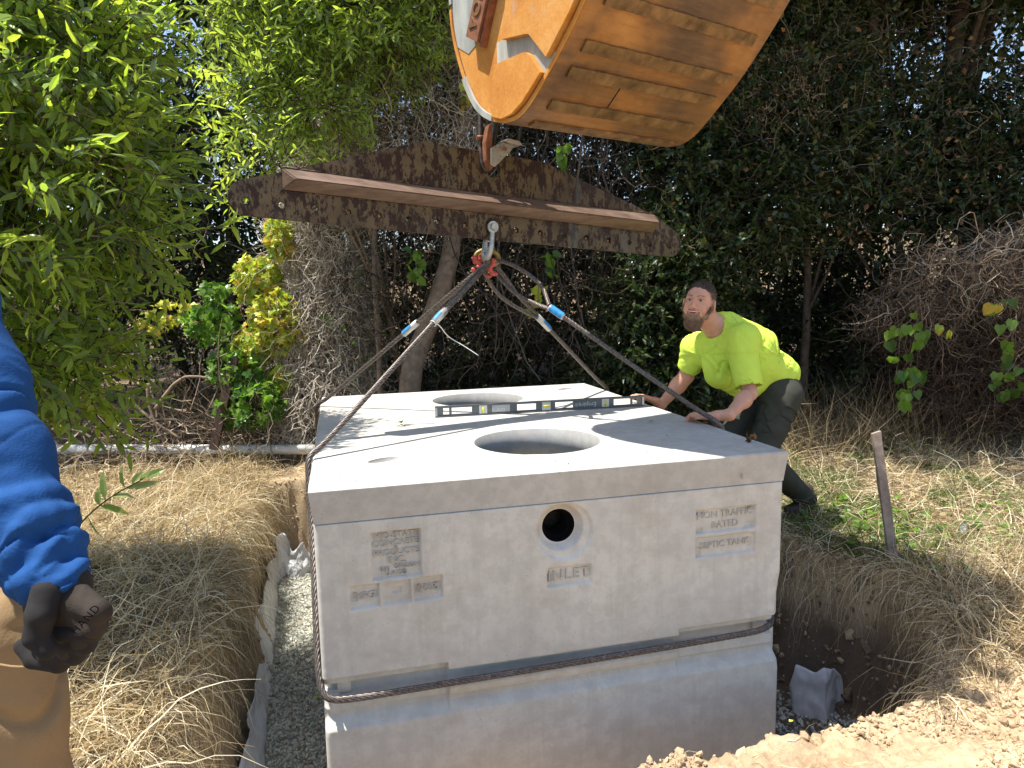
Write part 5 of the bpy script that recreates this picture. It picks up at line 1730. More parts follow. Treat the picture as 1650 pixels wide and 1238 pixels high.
# trousers
lo = np.array([-1.1, -1.55, -.86]); hi = np.array([-.05, -.55, .30])
S = SDF(lo, hi, .007)
S.cap(D(-130, 1000, 1.38), D(-120, 1100, 1.38), .15, .155, .04)
S.cap(D(-20, 1040, 1.27), D(10, 1330, 1.25), .116, .100, .05)
kb = D(10, 1330, 1.25); ft = np.array([kb[0]-.02, kb[1]+.02, -.82])
S.cap(kb, ft, .100, .085, .05)
kb2 = kb+norm(np.array([-_f[1]*0-.9, .35, 0]))*.28; ft2 = np.array([kb2[0], kb2[1], -.82])
S.cap(D(-180, 1060, 1.5), kb2, .12, .10, .05); S.cap(kb2, ft2, .10, .085, .05)
def post(V):
    return V+norm((V-hipc)*np.array([1, 1, .2]))*(wrinkle(V, .009, 4, (1, 1, .8), 63)+.012*fbm(V[:, 2]*11+V[:, 0]*7, V[:, 2]*2+V[:, 0]*3, 2, 68)-.013*np.exp(-(fbm(V[:, 2]*6-V[:, 0]*8, V[:, 0]*4, 2, 69)/.05)**2)-.014*np.exp(-(fbm(V[:, 2]*8+V[:, 0]*5, V[:, 0]*4-V[:, 1]*4, 3, 66)/.07)**2))[:, None]
sdf_obj(S, 'trousers', MAT['tan'], man2, post)
tube_obj('pocket_seam', [D(-20, 1068, 1.140), D(40, 1078, 1.138), D(90, 1062, 1.145), D(124, 1030, 1.17)], .0022, .0022, MAT['tan'], man2, 24, 6)
for f_ in (ft, ft2):
    S = SDF(f_-.3, f_+.3, .008)
    S.cap(f_+np.array([0, 0, .0]), f_+np.array([.06, .20, -.0]), .055, .045, .03)
    sdf_obj(S, 'boot', MAT['boot'], man2)

# ------------------------------------------------------------------ vegetation
def ellpts(n, blobs, shell=.45):
    "random points in a set of ellipsoids, denser toward the skin; returns points and outward directions"
    vol = np.array([b[1][0]*b[1][1]*b[1][2] for b in blobs])**(2/3)
    k = rng.choice(len(blobs), n, p=vol/vol.sum())
    d = norm(rng.normal(0, 1, (n, 3)))
    r = (shell+(1-shell)*rng.random(n)**.7)[:, None]
    c = np.array([b[0] for b in blobs])[k]; rr = np.array([b[1] for b in blobs])[k]
    bump = 1+.22*fbm(c[:, 0]*3+d[:, 0]*2.4, d[:, 1]*2.4+d[:, 2]*2.1+c[:, 2], 3, 77)[:, None]
    return c+d*rr*r*bump, d


def twig_leaves(P0, dirs, length, per, leafL, leafW, tilt=.9, droop=.25, m=5):
    "twigs with leaves set alternately along them"
    n = len(P0)
    tw = wander(n, m, P0, dirs, np.full(n, 1.0)*length, .35, droop)
    t = np.linspace(.12, 1.0, per)
    seg = t*(m-1); i0 = np.minimum(seg.astype(int), m-2); f = (seg-i0)[None, :, None]
    pos = tw[:, i0]*(1-f)+tw[:, i0+1]*f
    T = norm(tw[:, i0+1]-tw[:, i0])
    side = norm(np.cross(T, norm(rng.normal(0, 1, (n, 1, 3))+np.array([0, 0, .5]))))
    side = side*np.where(np.arange(per) % 2, 1, -1)[None, :, None]
    d = norm(T*.75+side*tilt+rng.normal(0, .28, T.shape)+np.array([0, 0, -.18]))
    up = norm(np.cross(d, side)+rng.normal(0, .5, T.shape)+np.array([0, 0, .8]))
    up = np.where(up[..., 2:3] < -.2, -up, up)
    k = n*per
    L = leafL*rng.uniform(.6, 1.25, k); W = leafW*rng.uniform(.75, 1.25, k)
    tint = np.clip(np.repeat(rng.random(n), per)*.5+rng.random(k)*.6-.05, 0, 1)
    return tw, pos.reshape(-1, 3), d.reshape(-1, 3), up.reshape(-1, 3), L, W, tint


def limb(parent, pts, r0, r1, mat, name='branch', m=18, sides=8):
    return tube_obj(name, pts, r0, r1, mat, parent, m, sides, wob=r0*.25)


def woody(name, label, base, blobs, ntw, per, tpl, leafL, leafW, mats, trunk_mat, r0, cat, twl=.35, singles=0, nbr=6, group=None, shell=.45, tilt=.9, trunk_top=None, droop=.25, stemt=.004, bias=None):
    base = np.array(base, float)
    root = empty(name, base, label, cat, group)
    cs = [np.array(b[0]) for b in blobs]
    top = np.array(trunk_top) if trunk_top is not None else np.mean(cs, 0)
    mid = base*.5+top*.5+rng.normal(0, .08, 3)
    tube_obj('trunk', [base-np.array([0, 0, .15]), base, mid, top], r0, r0*.45, trunk_mat, root, 24, 10, wob=r0*.08)
    k = 0
    for j in range(nbr):
        b = blobs[j % len(blobs)]
        t = rng.uniform(.35, .95); st = mid*(1-t)+top*t if rng.random() < .7 else base*.3+mid*.7
        e = np.array(b[0])+rng.normal(0, .5, 3)*np.array(b[1])
        limb(root, [st, st*.5+e*.5+rng.normal(0, .1, 3), e], r0*.38, r0*.1, trunk_mat, 'branch', 12, 6)
    P0, d = ellpts(ntw, blobs, shell)
    dirs = norm(d*.8+rng.normal(0, .5, d.shape)+(np.array(bias) if bias is not None else np.array([0, 0, .25])))
    tw, pos, dd, up, L, W, tint = twig_leaves(P0, dirs, twl, per, leafL, leafW, tilt, droop)
    stems('twigs', tw, np.full(len(tw), stemt), MAT['vine_dk'], root)
    leaves(tpl, pos, dd, up, L, W, MAT[mats], MAT[mats+'_o'], root, singles, 'leaf', 'foliage', tint)
    return root


def W_(px, py, d): return D(px, py, d)
def grd(px, py, d):
    p = D(px, py, d); p[2] = float(gz(p[0], p[1])); return p


# 1 near leafy shrub at the left
nb_ = [(W_(-140, 120, 3.0), (.55, .60, .60)), (W_(60, 110, 3.1), (.40, .5, .42)), (W_(0, 320, 2.9), (.48, .5, .40)), (W_(165, 235, 3.1), (.22, .40, .28)), (W_(140, 90, 3.2), (.24, .3, .2)),
       (W_(0, 520, 3.2), (.42, .45, .36)), (W_(95, 600, 3.3), (.24, .3, .2)), (W_(-150, 480, 3.2), (.55, .55, .7)), (W_(-120, -180, 3.1), (.60, .6, .5)), (W_(70, -50, 3.2), (.36, .5, .30)), (W_(185, 370, 3.15), (.14, .22, .12))]
woody('leafy_shrub', 'large bright green long-leaved shrub filling the left edge behind the blue sleeve', grd(-60, 700, 3.6), nb_, 2300, 11, LEAF_LONG, .088, .021, 'wil', MAT['bark'], .035, 'shrub', .30, 300, 10, shell=.5, tilt=.8, bias=(.15, -.1, .3))
# a sprig reaching toward the beam and the young shoot by the sleeve
sp = empty('leafy_twig', W_(240, 370, 3.1), 'dark green leafy twig reaching out below the left tip of the beam', 'leafy twig')
tw = np.array([curve([W_(215, 385, 3.2), W_(270, 378, 3.15), W_(330, 372, 3.1), W_(372, 362, 3.05)], 12)])
stems('stem', tw, np.array([.004]), MAT['bark'], sp, kind=None)
pp = tw[0][np.array([1, 2, 3, 4, 5, 6, 7, 8, 9, 9, 10, 10, 11, 11, 11, 11])]
dd = norm(np.stack([CR*rng.uniform(.4, 1, 16)[k]+CU*rng.uniform(-.9, .9, 16)[k]+_f*rng.uniform(-.5, .5) for k in range(16)]))
leaves(LEAF_LONG, pp, dd, norm(rng.normal(0, .4, (16, 3))+np.array([0, 0, 1.])), rng.uniform(.07, .12, 16), np.full(16, .022), MAT['wil'], MAT['wil_o'], sp, 16)
ys_ = empty('young_shoot', grd(120, 900, 2.4), 'pale green young leafy shoot beside the blue sleeve in front of dry grass', 'young plant')
tw = np.array([curve([W_(95, 890, 2.0), W_(130, 842, 2.0), W_(165, 810, 2.0), W_(200, 788, 2.0), W_(235, 770, 2.0)], 16)])
stems('stem', tw, np.array([.0035]), MAT['weed'], ys_, kind=None)
ll = [(2, -.2, -1, .07), (2, -.7, .3, .05), (3, .2, -1, .085), (4, -.5, .7, .05), (5, -.2, 1, .06), (6, .5, -1, .075), (8, -.1, 1, .055), (8, .9, -.3, .08), (9, -.2, 1, .09), (10, 1, .1, .06), (12, 1, .2, .10), (12, -.1, 1, .07), (14, .9, .8, .05), (15, 1, .5, .06), (13, .7, 1, .05), (1, -.5, .9, .045)]
pp = np.array([tw[0][a[0]] for a in ll]); dd = norm(np.array([CR*a[1]+CU*a[2]+_f*rng.uniform(-.3, .3) for a in ll]))
MAT['shoot_o'] = leaf_mat('young_shoot_leaf', [(.13, .20, .06), (.20, .27, .08), (.26, .31, .13)], (1.3, 1.4, .7), True)
leaves(LEAF_LONG, pp, dd, norm(rng.normal(0, .5, (len(ll), 3))-_f+np.array([0, 0, .7])), np.array([a[3] for a in ll]), np.full(len(ll), .021), MAT['wil'], MAT['shoot_o'], ys_, 16)

# 2 pale green tree behind the beam
mb_ = [(W_(440, 30, 5.6), (.44, .55, .38)), (W_(560, 20, 5.5), (.55, .55, .36)), (W_(690, 10, 5.7), (.30, .45, .26)), (W_(430, 150, 5.4), (.22, .40, .28)), (W_(500, 165, 5.6), (.40, .40, .24)),
       (W_(430, 270, 5.2), (.27, .30, .16)), (W_(600, -160, 5.6), (.8, .7, .55)), (W_(400, -160, 5.6), (.7, .7, .5)), (W_(640, 90, 5.8), (.20, .30, .14))]
woody('young_tree', 'sunlit pale green tree behind the left half of the beam', grd(660, 690, 7.3), mb_, 2700, 10, LEAF_LONG, .085, .020, 'mid', MAT['bark_pale'], .035, 'tree', .34, 160, 8, shell=.3, trunk_top=W_(505, 60, 5.6))

# 3 trunk wrapped in dry vines
tb_ = grd(530, 700, 6.9)
vt = empty('vine_covered_trunk', tb_, 'thick upright tree trunk wrapped in pale dry vine stems below the beam', 'tree')
tube_obj('trunk', [tb_, W_(528, 500, 6.95), W_(520, 330, 6.95), W_(500, 150, 6.9), W_(520, -100, 6.9)], .26, .14, MAT['bark_pale'], vt, 24, 14, wob=.02)
n = 6500
t = rng.random(n); a = rng.uniform(-2.4, 2.4, n)+math.pi
C0 = W_(525, 700, 6.9); C1 = W_(515, 180, 6.9)
cen = C0+(C1-C0)*t[:, None]; rad = (.30+.15*(1-t)+.07*fbm(t*9, a, 3, 5))*(.85+.40*rng.random(n))
fd = norm(np.array([_f[0], _f[1], 0])); rt = norm(np.array([CR[0], CR[1], 0]))
st0 = cen+(fd*np.cos(a)[:, None]+rt*np.sin(a)[:, None])*rad[:, None]
dv = norm(np.array([0, 0, -1.])+rng.normal(0, .55, (n, 3)))
P = wander(n, 7, st0, dv, rng.uniform(.15, .5, n), 1.4, .8)
stems('dry_vines', P, rng.uniform(.0018, .0045, n), MAT['vine_pale'], vt, rng.beta(3, 2, n))
P0, d = ellpts(60, [(W_(590, 430, 6.6), (.10, .1, .7)), (W_(560, 560, 6.6), (.2, .1, .3))])
tw, pos, dd, up, L, W, tint = twig_leaves(P0, d, .2, 6, .05, .02)
leaves(LEAF_OVAL, pos, dd, up, L, W, MAT['ivy'], MAT['ivy_o'], vt, 0)

# 4 yellow ivy and 5 green ivy
def ivy(name, label, blobs, n, mats, tpl=LEAF_IVY, size=.055, singles=120, group=None, base=None, stem=True, cat='ivy'):
    root = empty(name, base if base is not None else blobs[-1][0], label, cat, group)
    P0, d = ellpts(n, blobs, .6)
    face = norm(CAM-P0)
    up = norm(face*.7+d*.5+rng.normal(0, .5, P0.shape)+np.array([-.3, 0, 1.1]))
    dd = norm(rng.normal(0, .6, P0.shape)+np.array([0, 0, -.8]))
    L = size*rng.uniform(.55, 1.3, n)
    leaves(tpl, P0, dd, up, L, L*rng.uniform(.85, 1.1, n), MAT[mats], MAT[mats+'_o'], root, singles)
    if stem:
        k = max(10, n//12)
        P0, d = ellpts(k, blobs, .3)
        stems('vine_stems', wander(k, 6, P0, rng.normal(0, 1, (k, 3))+np.array([0, 0, -1.]), rng.uniform(.2, .5, k), .9, .4), rng.uniform(.002, .004, k), MAT['vine'], root)
    return root
ivy('yellow_ivy', 'yellow and orange ivy climbing the left side of the dry vine trunk', [(W_(450, 380, 6.5), (.13, .14, .24)), (W_(415, 450, 6.5), (.22, .14, .24)), (W_(445, 520, 6.45), (.26, .14, .30)), (W_(405, 560, 6.45), (.18, .14, .2)), (W_(450, 610, 6.5), (.12, .1, .14))],
    1900, 'yel', size=.062, singles=280, base=grd(430, 690, 6.6))
ivy('green_ivy_shrub', 'bright green ivy shrub growing around the rusty post', [(W_(340, 520, 6.4), (.24, .2, .20)), (W_(385, 590, 6.4), (.27, .2, .26)), (W_(415, 650, 6.3), (.24, .2, .22)), (W_(375, 660, 6.4), (.16, .2, .16)), (W_(345, 470, 6.5), (.14, .14, .10))],
    900, 'ivy', size=.075, singles=220, base=grd(400, 700, 6.4))
ivy('orange_bramble', 'small orange and brown leaved bramble in the dark gap left of the green ivy', [(W_(285, 500, 6.6), (.24, .2, .12)), (W_(250, 520, 6.6), (.16, .2, .12))], 160, 'yel', LEAF_OVAL, .06, 40, cat='bramble')

# 6 leaning trunk and slender stems in the middle
def trunk_thing(label, pts, r0, r1, mat, cat='tree trunk', name='tree_trunk', grp=None):
    o = tube_obj(name, pts, r0, r1, mat, None, 26, 10, wob=r0*.07)
    return tagp(o, label, cat, grp)
trunk_thing('bare brown trunk leaning right behind the left wire ropes', [grd(655, 690, 6.0)-np.array([0, 0, .2]), W_(658, 610, 6.0), W_(675, 555, 6.05), W_(700, 505, 6.1), W_(730, 400, 6.2), W_(740, 250, 6.3), W_(750, 60, 6.4)], .105, .06, MAT['bark_pale'])
trunk_thing('thin pale stem just left of the leaning trunk', [grd(610, 680, 6.3), W_(612, 560, 6.3), W_(600, 420, 6.3), W_(610, 300, 6.4), W_(640, 120, 6.4)], .03, .02, MAT['bark_pale'], 'stem', 'slender_tree')
trunk_thing('slender dark tree trunk rising between the two bright green crowns', [grd(372, 640, 8.2), W_(375, 400, 8.0), W_(362, 200, 8.0), W_(345, 60, 8.0), W_(335, -60, 8.0)], .07, .045, MAT['bark'])
trunk_thing('slanting brown branch left of the bearded man', [grd(1130, 690, 6.6), W_(1140, 560, 6.5), W_(1160, 440, 6.4), W_(1195, 385, 6.3), W_(1215, 360, 6.3)], .055, .035, MAT['bark_pale'])
for (pts, lab, r) in (([(1500, 330), (1515, 200), (1535, 90), (1560, -60)], 'dark forked trunk at the upper right, left fork', .10), ([(1535, 300), (1560, 200), (1580, 110), (1602, 20), (1620, -60)], 'thin dark branch slanting up beside the patch of sky at upper right', .035),
                      ([(1495, 160), (1498, 240), (1512, 340)], 'pale broken stick hanging in the upper right thicket', .02), ([(1330, -40), (1340, 60), (1330, 200)], 'dark trunk high in the thicket right of the bucket', .07), ([(1420, -60), (1400, 60), (1415, 230)], 'dark trunk between the other two at the upper right', .06)):
    dpt = 6.9
    trunk_thing(lab, [W_(a, b, dpt) for a, b in pts], r, r*.7, MAT['bark'] if 'pale' not in lab else MAT['bark_pale'])

# 7 tangle of hanging dry vines across the middle
th = empty('vine_thicket', grd(800, 660, 6.6), 'dark tangle of hanging dry vines behind the ropes in the middle', 'vine thicket')
def pxcloud(n, x0, x1, y0, y1, d0, d1):
    x = rng.uniform(x0, x1, n); y = rng.uniform(y0, y1, n); dd = rng.uniform(d0, d1, n)
    return CAM+dd[:, None]*(_f+CR*((x-825)/F_PX)[:, None]-CU*((y-619)/F_PX)[:, None]), x, y
n = 3200
P0, px_, py_ = pxcloud(n, 560, 1070, -40, 560, 6.0, 6.9)
P = wander(n, 10, P0, rng.normal(0, .6, (n, 3))+np.array([0, 0, -1.]), rng.uniform(.3, 1.1, n), 1.5, .7)
stems('hanging_vines', P, rng.uniform(.0014, .004, n)*(1+1.3*(rng.random(n) < .05)), MAT['vine_dk'], th, rng.beta(1.6, 1.9, n))
n = 1500
P0, px_, py_ = pxcloud(n, 560, 780, 60, 330, 5.9, 6.5)
P = wander(n, 9, P0, rng.normal(0, 1, (n, 3)), rng.uniform(.2, .7, n), 1.8, .1)
stems('grey_vines', P, rng.uniform(.0016, .0042, n), MAT['vine_pale'], th, rng.beta(2, 2, n))
n = 26
P0, _, _ = pxcloud(n, 600, 1050, 180, 260, 6.0, 6.8)
P = wander(n, 12, P0, np.tile([[0, 0, -1.]], (n, 1))+rng.normal(0, .12, (n, 3)), rng.uniform(1.2, 2.4, n), .5, .5)
stems('thick_vines', P, rng.uniform(.006, .014, n), MAT['vine_dk'], th, rng.uniform(.3, .8, n))
for (px, py, lab) in ((668, 425, 'small sprig of green leaves hanging in the vines left of the ropes'), (890, 420, 'strand of four bright ivy leaves hanging below the beam right of the ropes'), (905, 255, 'green ivy leaves showing above the right half of the beam'), (865, 480, 'yellow-green leaf cluster behind the right ferrules'), (748, 150, 'yellow and green leaves just left of the bucket')):
    c_ = W_(px, py, 5.9)
    n = 16 if 'sprig' in lab else 9
    root = ivy('ivy_sprig', lab, [(c_, (.05, .06, .16))], n, 'yel' if 'yellow' in lab else 'ivy', LEAF_HEART if 'strand' in lab or 'ivy leaves' in lab else LEAF_LONG, .085, n, None, stem=False, cat='ivy sprig')
    tube_obj('stem', [c_+np.array([0, .02, .35]), c_+np.array([.02, 0, .1]), c_+np.array([0, 0, -.16])], .003, .002, MAT['vine'], root, 10, 5)

# 8 dark evergreen thicket at the right: overlapping bushes and trees
RB = [
    ('dark evergreen bush directly right of the beam tip, small round leaves', (1130, 690), [(W_(1110, 260, 6.2), (.42, .4, .5)), (W_(1180, 190, 6.3), (.5, .45, .5)), (W_(1120, 420, 6.1), (.42, .4, .45)), (W_(1210, 330, 6.2), (.45, .4, .45))], 1500),
    ('low dark bush with pale glinting leaves behind the bearded man', (1060, 690), [(W_(1060, 470, 6.2), (.42, .35, .42)), (W_(1040, 580, 6.2), (.45, .35, .35)), (W_(985, 620, 6.4), (.3, .3, .22)), (W_(1120, 560, 6.3), (.4, .35, .5))], 1300),
    ('dark shrub with brown seed heads to the right of the bucket', (1290, 690), [(W_(1270, 130, 6.4), (.6, .5, .5)), (W_(1330, 250, 6.3), (.6, .5, .5)), (W_(1260, 330, 6.3), (.5, .45, .35)), (W_(1300, -60, 6.4), (.8, .6, .6))], 1700),
    ('dense dark tree in the upper right with broad leaves', (1470, 660), [(W_(1440, 200, 6.6), (.65, .55, .5)), (W_(1500, 290, 6.5), (.6, .5, .35)), (W_(1400, 330, 6.3), (.5, .4, .3)), (W_(1420, -80, 7.0), (.9, .6, .5))], 1500),
    ('dark tree at the far right edge above the dead vine mound', (1640, 660), [(W_(1620, 280, 6.3), (.55, .5, .5)), (W_(1700, 180, 6.4), (.6, .6, .7)), (W_(1590, 340, 6.2), (.4, .4, .25)), (W_(1760, 420, 6.2), (.6, .6, .7))], 1400),
    ('very dark bush in the shadowed hollow right of the man', (1360, 690), [(W_(1300, 470, 7.6), (.7, .4, .55)), (W_(1400, 520, 7.8), (.7, .4, .6)), (W_(1350, 630, 7.6), (.7, .4, .35)), (W_(1230, 560, 7.4), (.5, .4, .5))], 900),
]
for lab, bs, bl, nt_ in RB:
    b = grd(bs[0], bs[1], 6.9)
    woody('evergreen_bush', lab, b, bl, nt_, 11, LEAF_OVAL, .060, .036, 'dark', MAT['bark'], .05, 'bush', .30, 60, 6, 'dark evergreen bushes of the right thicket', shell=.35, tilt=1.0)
# dry bits caught in it
P0, _, _ = pxcloud(900, 1060, 1650, -20, 400, 5.7, 6.3)
rb = empty('dead_vine_strands', W_(1400, 300, 6.1), 'thin dead vines and brown leaves caught over the dark thicket at upper right', 'dead vines')
stems('strands', wander(900, 8, P0, rng.normal(0, 1, (900, 3))+np.array([0, 0, -.5]), rng.uniform(.1, .55, 900), 1.6, .5), rng.uniform(.0012, .003, 900), MAT['vine_dk'], rb, rng.beta(3, 2, 900))
P0, _, _ = pxcloud(420, 1080, 1650, 40, 400, 5.7, 6.2)
leaves(LEAF_OVAL, P0, rng.normal(0, 1, P0.shape), rng.normal(0, 1, P0.shape), rng.uniform(.03, .075, 420), rng.uniform(.02, .045, 420), MAT['dead'], MAT['dead_o'], rb, 60)
P0, _, _ = pxcloud(260, 1190, 1330, 90, 230, 5.8, 6.1)
sh_ = empty('dry_seed_heads', W_(1250, 160, 6), 'brown dry seed heads standing out of the thicket just right of the bucket', 'seed heads')
P = wander(260, 5, P0, rng.normal(0, .5, (260, 3))+np.array([0, 0, 1.]), rng.uniform(.08, .2, 260), .8, 0)
stems('stalks', P, np.full(260, .002), MAT['vine'], sh_)
q = P[:, 2:].reshape(-1, 3)+rng.normal(0, .012, (780, 3))
leaves(LEAF_OVAL, q, rng.normal(0, 1, q.shape), rng.normal(0, 1, q.shape), rng.uniform(.012, .028, len(q)), rng.uniform(.008, .016, len(q)), MAT['dead'], MAT['dead_o'], sh_, 0)

# 9 mound of dead vines at the right, with heart-shaped leaves hanging on it
mo = empty('dead_vine_mound', grd(1540, 690, 6.2), 'mound of pale brown dead vines at the right edge above the straw', 'dead vines')
mbl = [(W_(1545, 440, 5.9), (.50, .5, .26)), (W_(1660, 440, 5.7), (.55, .5, .46)), (W_(1460, 500, 6.0), (.34, .4, .20)), (W_(1510, 520, 6.0), (.36, .4, .34)), (W_(1600, 600, 5.9), (.62, .5, .42)), (W_(1500, 610, 6.1), (.38, .4, .36)), (W_(1720, 560, 5.6), (.6, .5, .7))]
P0, d = ellpts(5200, mbl, .72)
P = wander(5200, 9, P0, norm(np.cross(d, rng.normal(0, 1, d.shape))+np.array([0, 0, -.6])), rng.uniform(.15, .75, 5200), 1.7, 1.0)
up_ = np.clip((P0[:, 2]-.25)/.5, 0, 1)  # stems get a darker colour lower down, painting in the shade beneath the mound
stems('dead_vines', P, rng.uniform(.0018, .0052, 5200), MAT['vine_brown'], mo, np.clip(rng.beta(2, 2.2, 5200)*(.45+.75*up_), 0, 1))
P0, d = ellpts(900, mbl, .8)
leaves(LEAF_OVAL, P0, rng.normal(0, 1, P0.shape), rng.normal(0, 1, P0.shape), rng.uniform(.02, .06, 900), rng.uniform(.012, .03, 900), MAT['dead'], MAT['dead_o'], mo, 0)
for i_, (cx, y0_, y1_, nn, lab) in enumerate(((1475, 490, 640, 20, 'long strand of heart-shaped green leaves on the left part of the dead vine mound'), (1445, 520, 610, 8, 'shorter leaf strand left of the long one on the vine mound'), (1535, 515, 540, 4, 'pair of yellow and green heart leaves in the middle of the vine mound'),
                                        (1625, 480, 640, 22, 'strand of heart-shaped leaves at the right edge of the photo'), (1600, 490, 510, 4, 'yellow heart leaf high on the right part of the vine mound'), (1455, 640, 650, 3, 'lowest pair of heart leaves under the vine mound'))):
    root = empty('heart_leaf_vine', W_(cx, y1_, 5.35), lab, 'climbing vine', 'leafy strands on the dead vine mound')
    yy = rng.uniform(y0_, y1_, nn); xx = cx+rng.normal(0, 13, nn)
    P0 = np.array([W_(a, b, rng.uniform(5.25, 5.4)) for a, b in zip(xx, yy)])
    dd = norm(rng.normal(0, .35, P0.shape)+np.array([0, 0, -1.])); up = norm(norm(CAM-P0)+rng.normal(0, .35, P0.shape)+np.array([0, 0, .35]))
    L = rng.uniform(.055, .095, nn)
    hm = 'ivy' if i_ not in (2, 4) else 'yel'
    leaves(LEAF_HEART, P0, dd, up, L, L*.9, MAT[hm], MAT[hm+'_o'], root, nn)
    tube_obj('stem', [W_(cx, y0_-25, 5.4), W_(cx+6, (y0_+y1_)/2, 5.38), W_(cx-4, y1_+6, 5.36)], .003, .002, MAT['vine'], root, 12, 5)

# 10 twigs, brush and leaf litter behind the pipe
br = empty('brush_pile', grd(260, 690, 6.4), 'pile of bare grey twigs and dead branches behind the white pipe', 'brush pile')
n = 700
P0, _, _ = pxcloud(n, 120, 460, 560, 700, 6.2, 7.2); P0[:, 2] = gz(P0[:, 0], P0[:, 1])+rng.random(n)**2*.45
P = wander(n, 7, P0, rng.normal(0, 1, (n, 3))*np.array([1, 1, .5])+np.array([0, 0, .25]), rng.uniform(.3, 1.0, n), .7, .1)
stems('twigs', P, rng.uniform(.0025, .008, n), MAT['vine'], br, rng.beta(1.6, 2.2, n))
for pts in ([(205, 640), (240, 675), (290, 707)], [(238, 618), (240, 660), (268, 722)], [(250, 660), (290, 604), (345, 610)]):
    tube_obj('dead_branch', [W_(a, b, 6.3) for a, b in pts], .018, .010, MAT['bark_pale'], br, 16, 7, wob=.006)
tube_obj('forked_branch', [W_(85, 692, 4.6), W_(128, 692, 4.5), W_(155, 712, 4.4)], .012, .006, MAT['bark'], br, 16, 7)
tube_obj('forked_branch', [W_(128, 693, 4.5), W_(133, 665, 4.5), W_(131, 640, 4.5)], .010, .006, MAT['bark'], br, 12, 7)
# leaf litter lit through the gap at right
x, y = scatter(1600, 4.0, 7.0, 2.2, 5.0, lambda x, y: fbm(x*2, y*2, 2, 3) > -.3)
P0 = np.stack([x, y, gz(x, y)+.02], 1)
leaves_joined('leaf_litter', LEAF_OVAL, P0, rng.normal(0, 1, P0.shape)*np.array([1, 1, .2]), rng.normal(0, .3, P0.shape)+np.array([0, 0, 1.]), rng.uniform(.03, .07, len(P0)), rng.uniform(.02, .05, len(P0)), MAT['dead'], None)['label'] = 'brown fallen leaves under the right thicket'

# 11 far wood behind everything
def far_wood():
    blobs = []
    for ang in np.linspace(-38, 62, 26):
        for z in (.4, 1.8, 3.2, 4.7):
            if z > 4 and rng.random() < .25: continue
            r = rng.uniform(8.5, 10.8) if ang < 40 else rng.uniform(8.0, 9.5)
            a = math.radians(ang+13.8*0+rng.normal(0, 1.5))
            c = CAM+np.array([math.sin(a)*r, math.cos(a)*r, 0]); c[2] = z+rng.normal(0, .25)
            blobs.append((c, (rng.uniform(.7, 1.1), .7, rng.uniform(.7, 1.0))))
    return blobs
fw = far_wood()
fwo = empty('far_wood', (4, 8, -.4), 'mass of dark trees and bushes filling the background', None, kind='stuff')
P0, d = ellpts(9500, fw, .2)
tw, pos, dd, up, L, W, tint = twig_leaves(P0, norm(d+rng.normal(0, .5, d.shape)), .5, 11, .10, .05)
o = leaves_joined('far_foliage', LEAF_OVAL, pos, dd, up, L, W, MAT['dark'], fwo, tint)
n = 90
P0 = np.stack([rng.uniform(-5, 11, n), rng.uniform(6.4, 10, n), np.full(n, -.7)], 1); P0[:, 2] = gz(P0[:, 0], P0[:, 1])
P = wander(n, 9, P0, rng.normal(0, .12, (n, 3))+np.array([0, 0, 1.]), rng.uniform(2.5, 6, n), .35, -.3)
stems('far_stems', P, rng.uniform(.015, .045, n), MAT['vine_dk'], fwo, rng.uniform(0, .45, n), 5)
mblobs = [(W_(x_, y_, 7.7), (.55, .4, .5)) for x_ in range(560, 1120, 90) for y_ in (60, 160, 270, 380, 480, 590)]+[(W_(x_, y_, 7.9), (.5, .4, .5)) for x_ in (190, 270, 350) for y_ in (230, 360, 480)]
P0, d = ellpts(4600, mblobs, .1)
tw, pos, dd, up, L, W, tint = twig_leaves(P0, norm(d+rng.normal(0, .5, d.shape)), .4, 10, .075, .045)
leaves_joined('middle_foliage', LEAF_OVAL, pos, dd, up, L, W, MAT['dark'], fwo, tint)
oblobs = [(np.array([x_+rng.normal(0, .4), y_+rng.normal(0, .4), 5.6+.25*(y_-6)*0+rng.normal(0, .3)]), (1.5, 1.5, .7)) for x_ in np.arange(-3.5, 10, 2.1) for y_ in (7.0, 9.4)]  # high leaf masses added overhead to shade the far ground
P0, d = ellpts(4200, oblobs, .1)
tw, pos, dd, up, L, W, tint = twig_leaves(P0, norm(d+rng.normal(0, .5, d.shape)), .7, 9, .18, .11)
leaves_joined('shade_canopy', LEAF_OVAL, pos, dd, up, L, W, MAT['dark'], fwo, tint)
n = 2600
P0, _, _ = pxcloud(n, 160, 1600, -20, 640, 6.9, 8.4)
stems('far_twigs', wander(n, 8, P0, rng.normal(0, 1, (n, 3)), rng.uniform(.4, 1.4, n), 1.2, .1), rng.uniform(.002, .006, n), MAT['vine_dk'], fwo, rng.beta(1.5, 2.2, n))

# 12 unseen high crowns added over the right thicket to keep it in shade
for (c_, r_, lab) in (((3.9, 3.6, 4.4), (2.2, 1.9, .9), 'broad dark unseen tree crown added to shade the right thicket'), ((6.4, 3.2, 4.4), (1.8, 2.0, .9), 'dark unseen tree crown added to shade the right edge'), ((1.7, 5.0, 4.7), (1.5, 1.4, .9), 'dark unseen tree crown added to shade the middle vine thicket')):
    b = np.array([c_[0]+.6, c_[1]+1.8, 0]); b[2] = float(gz(b[0], b[1]))
    woody('shade_tree', lab, b, [(np.array(c_), r_)], 2300, 10, LEAF_OVAL, .13, .08, 'dark', MAT['bark'], .12, 'tree', .45, 0, 5, 'unseen tall trees added for shade', shell=.1)

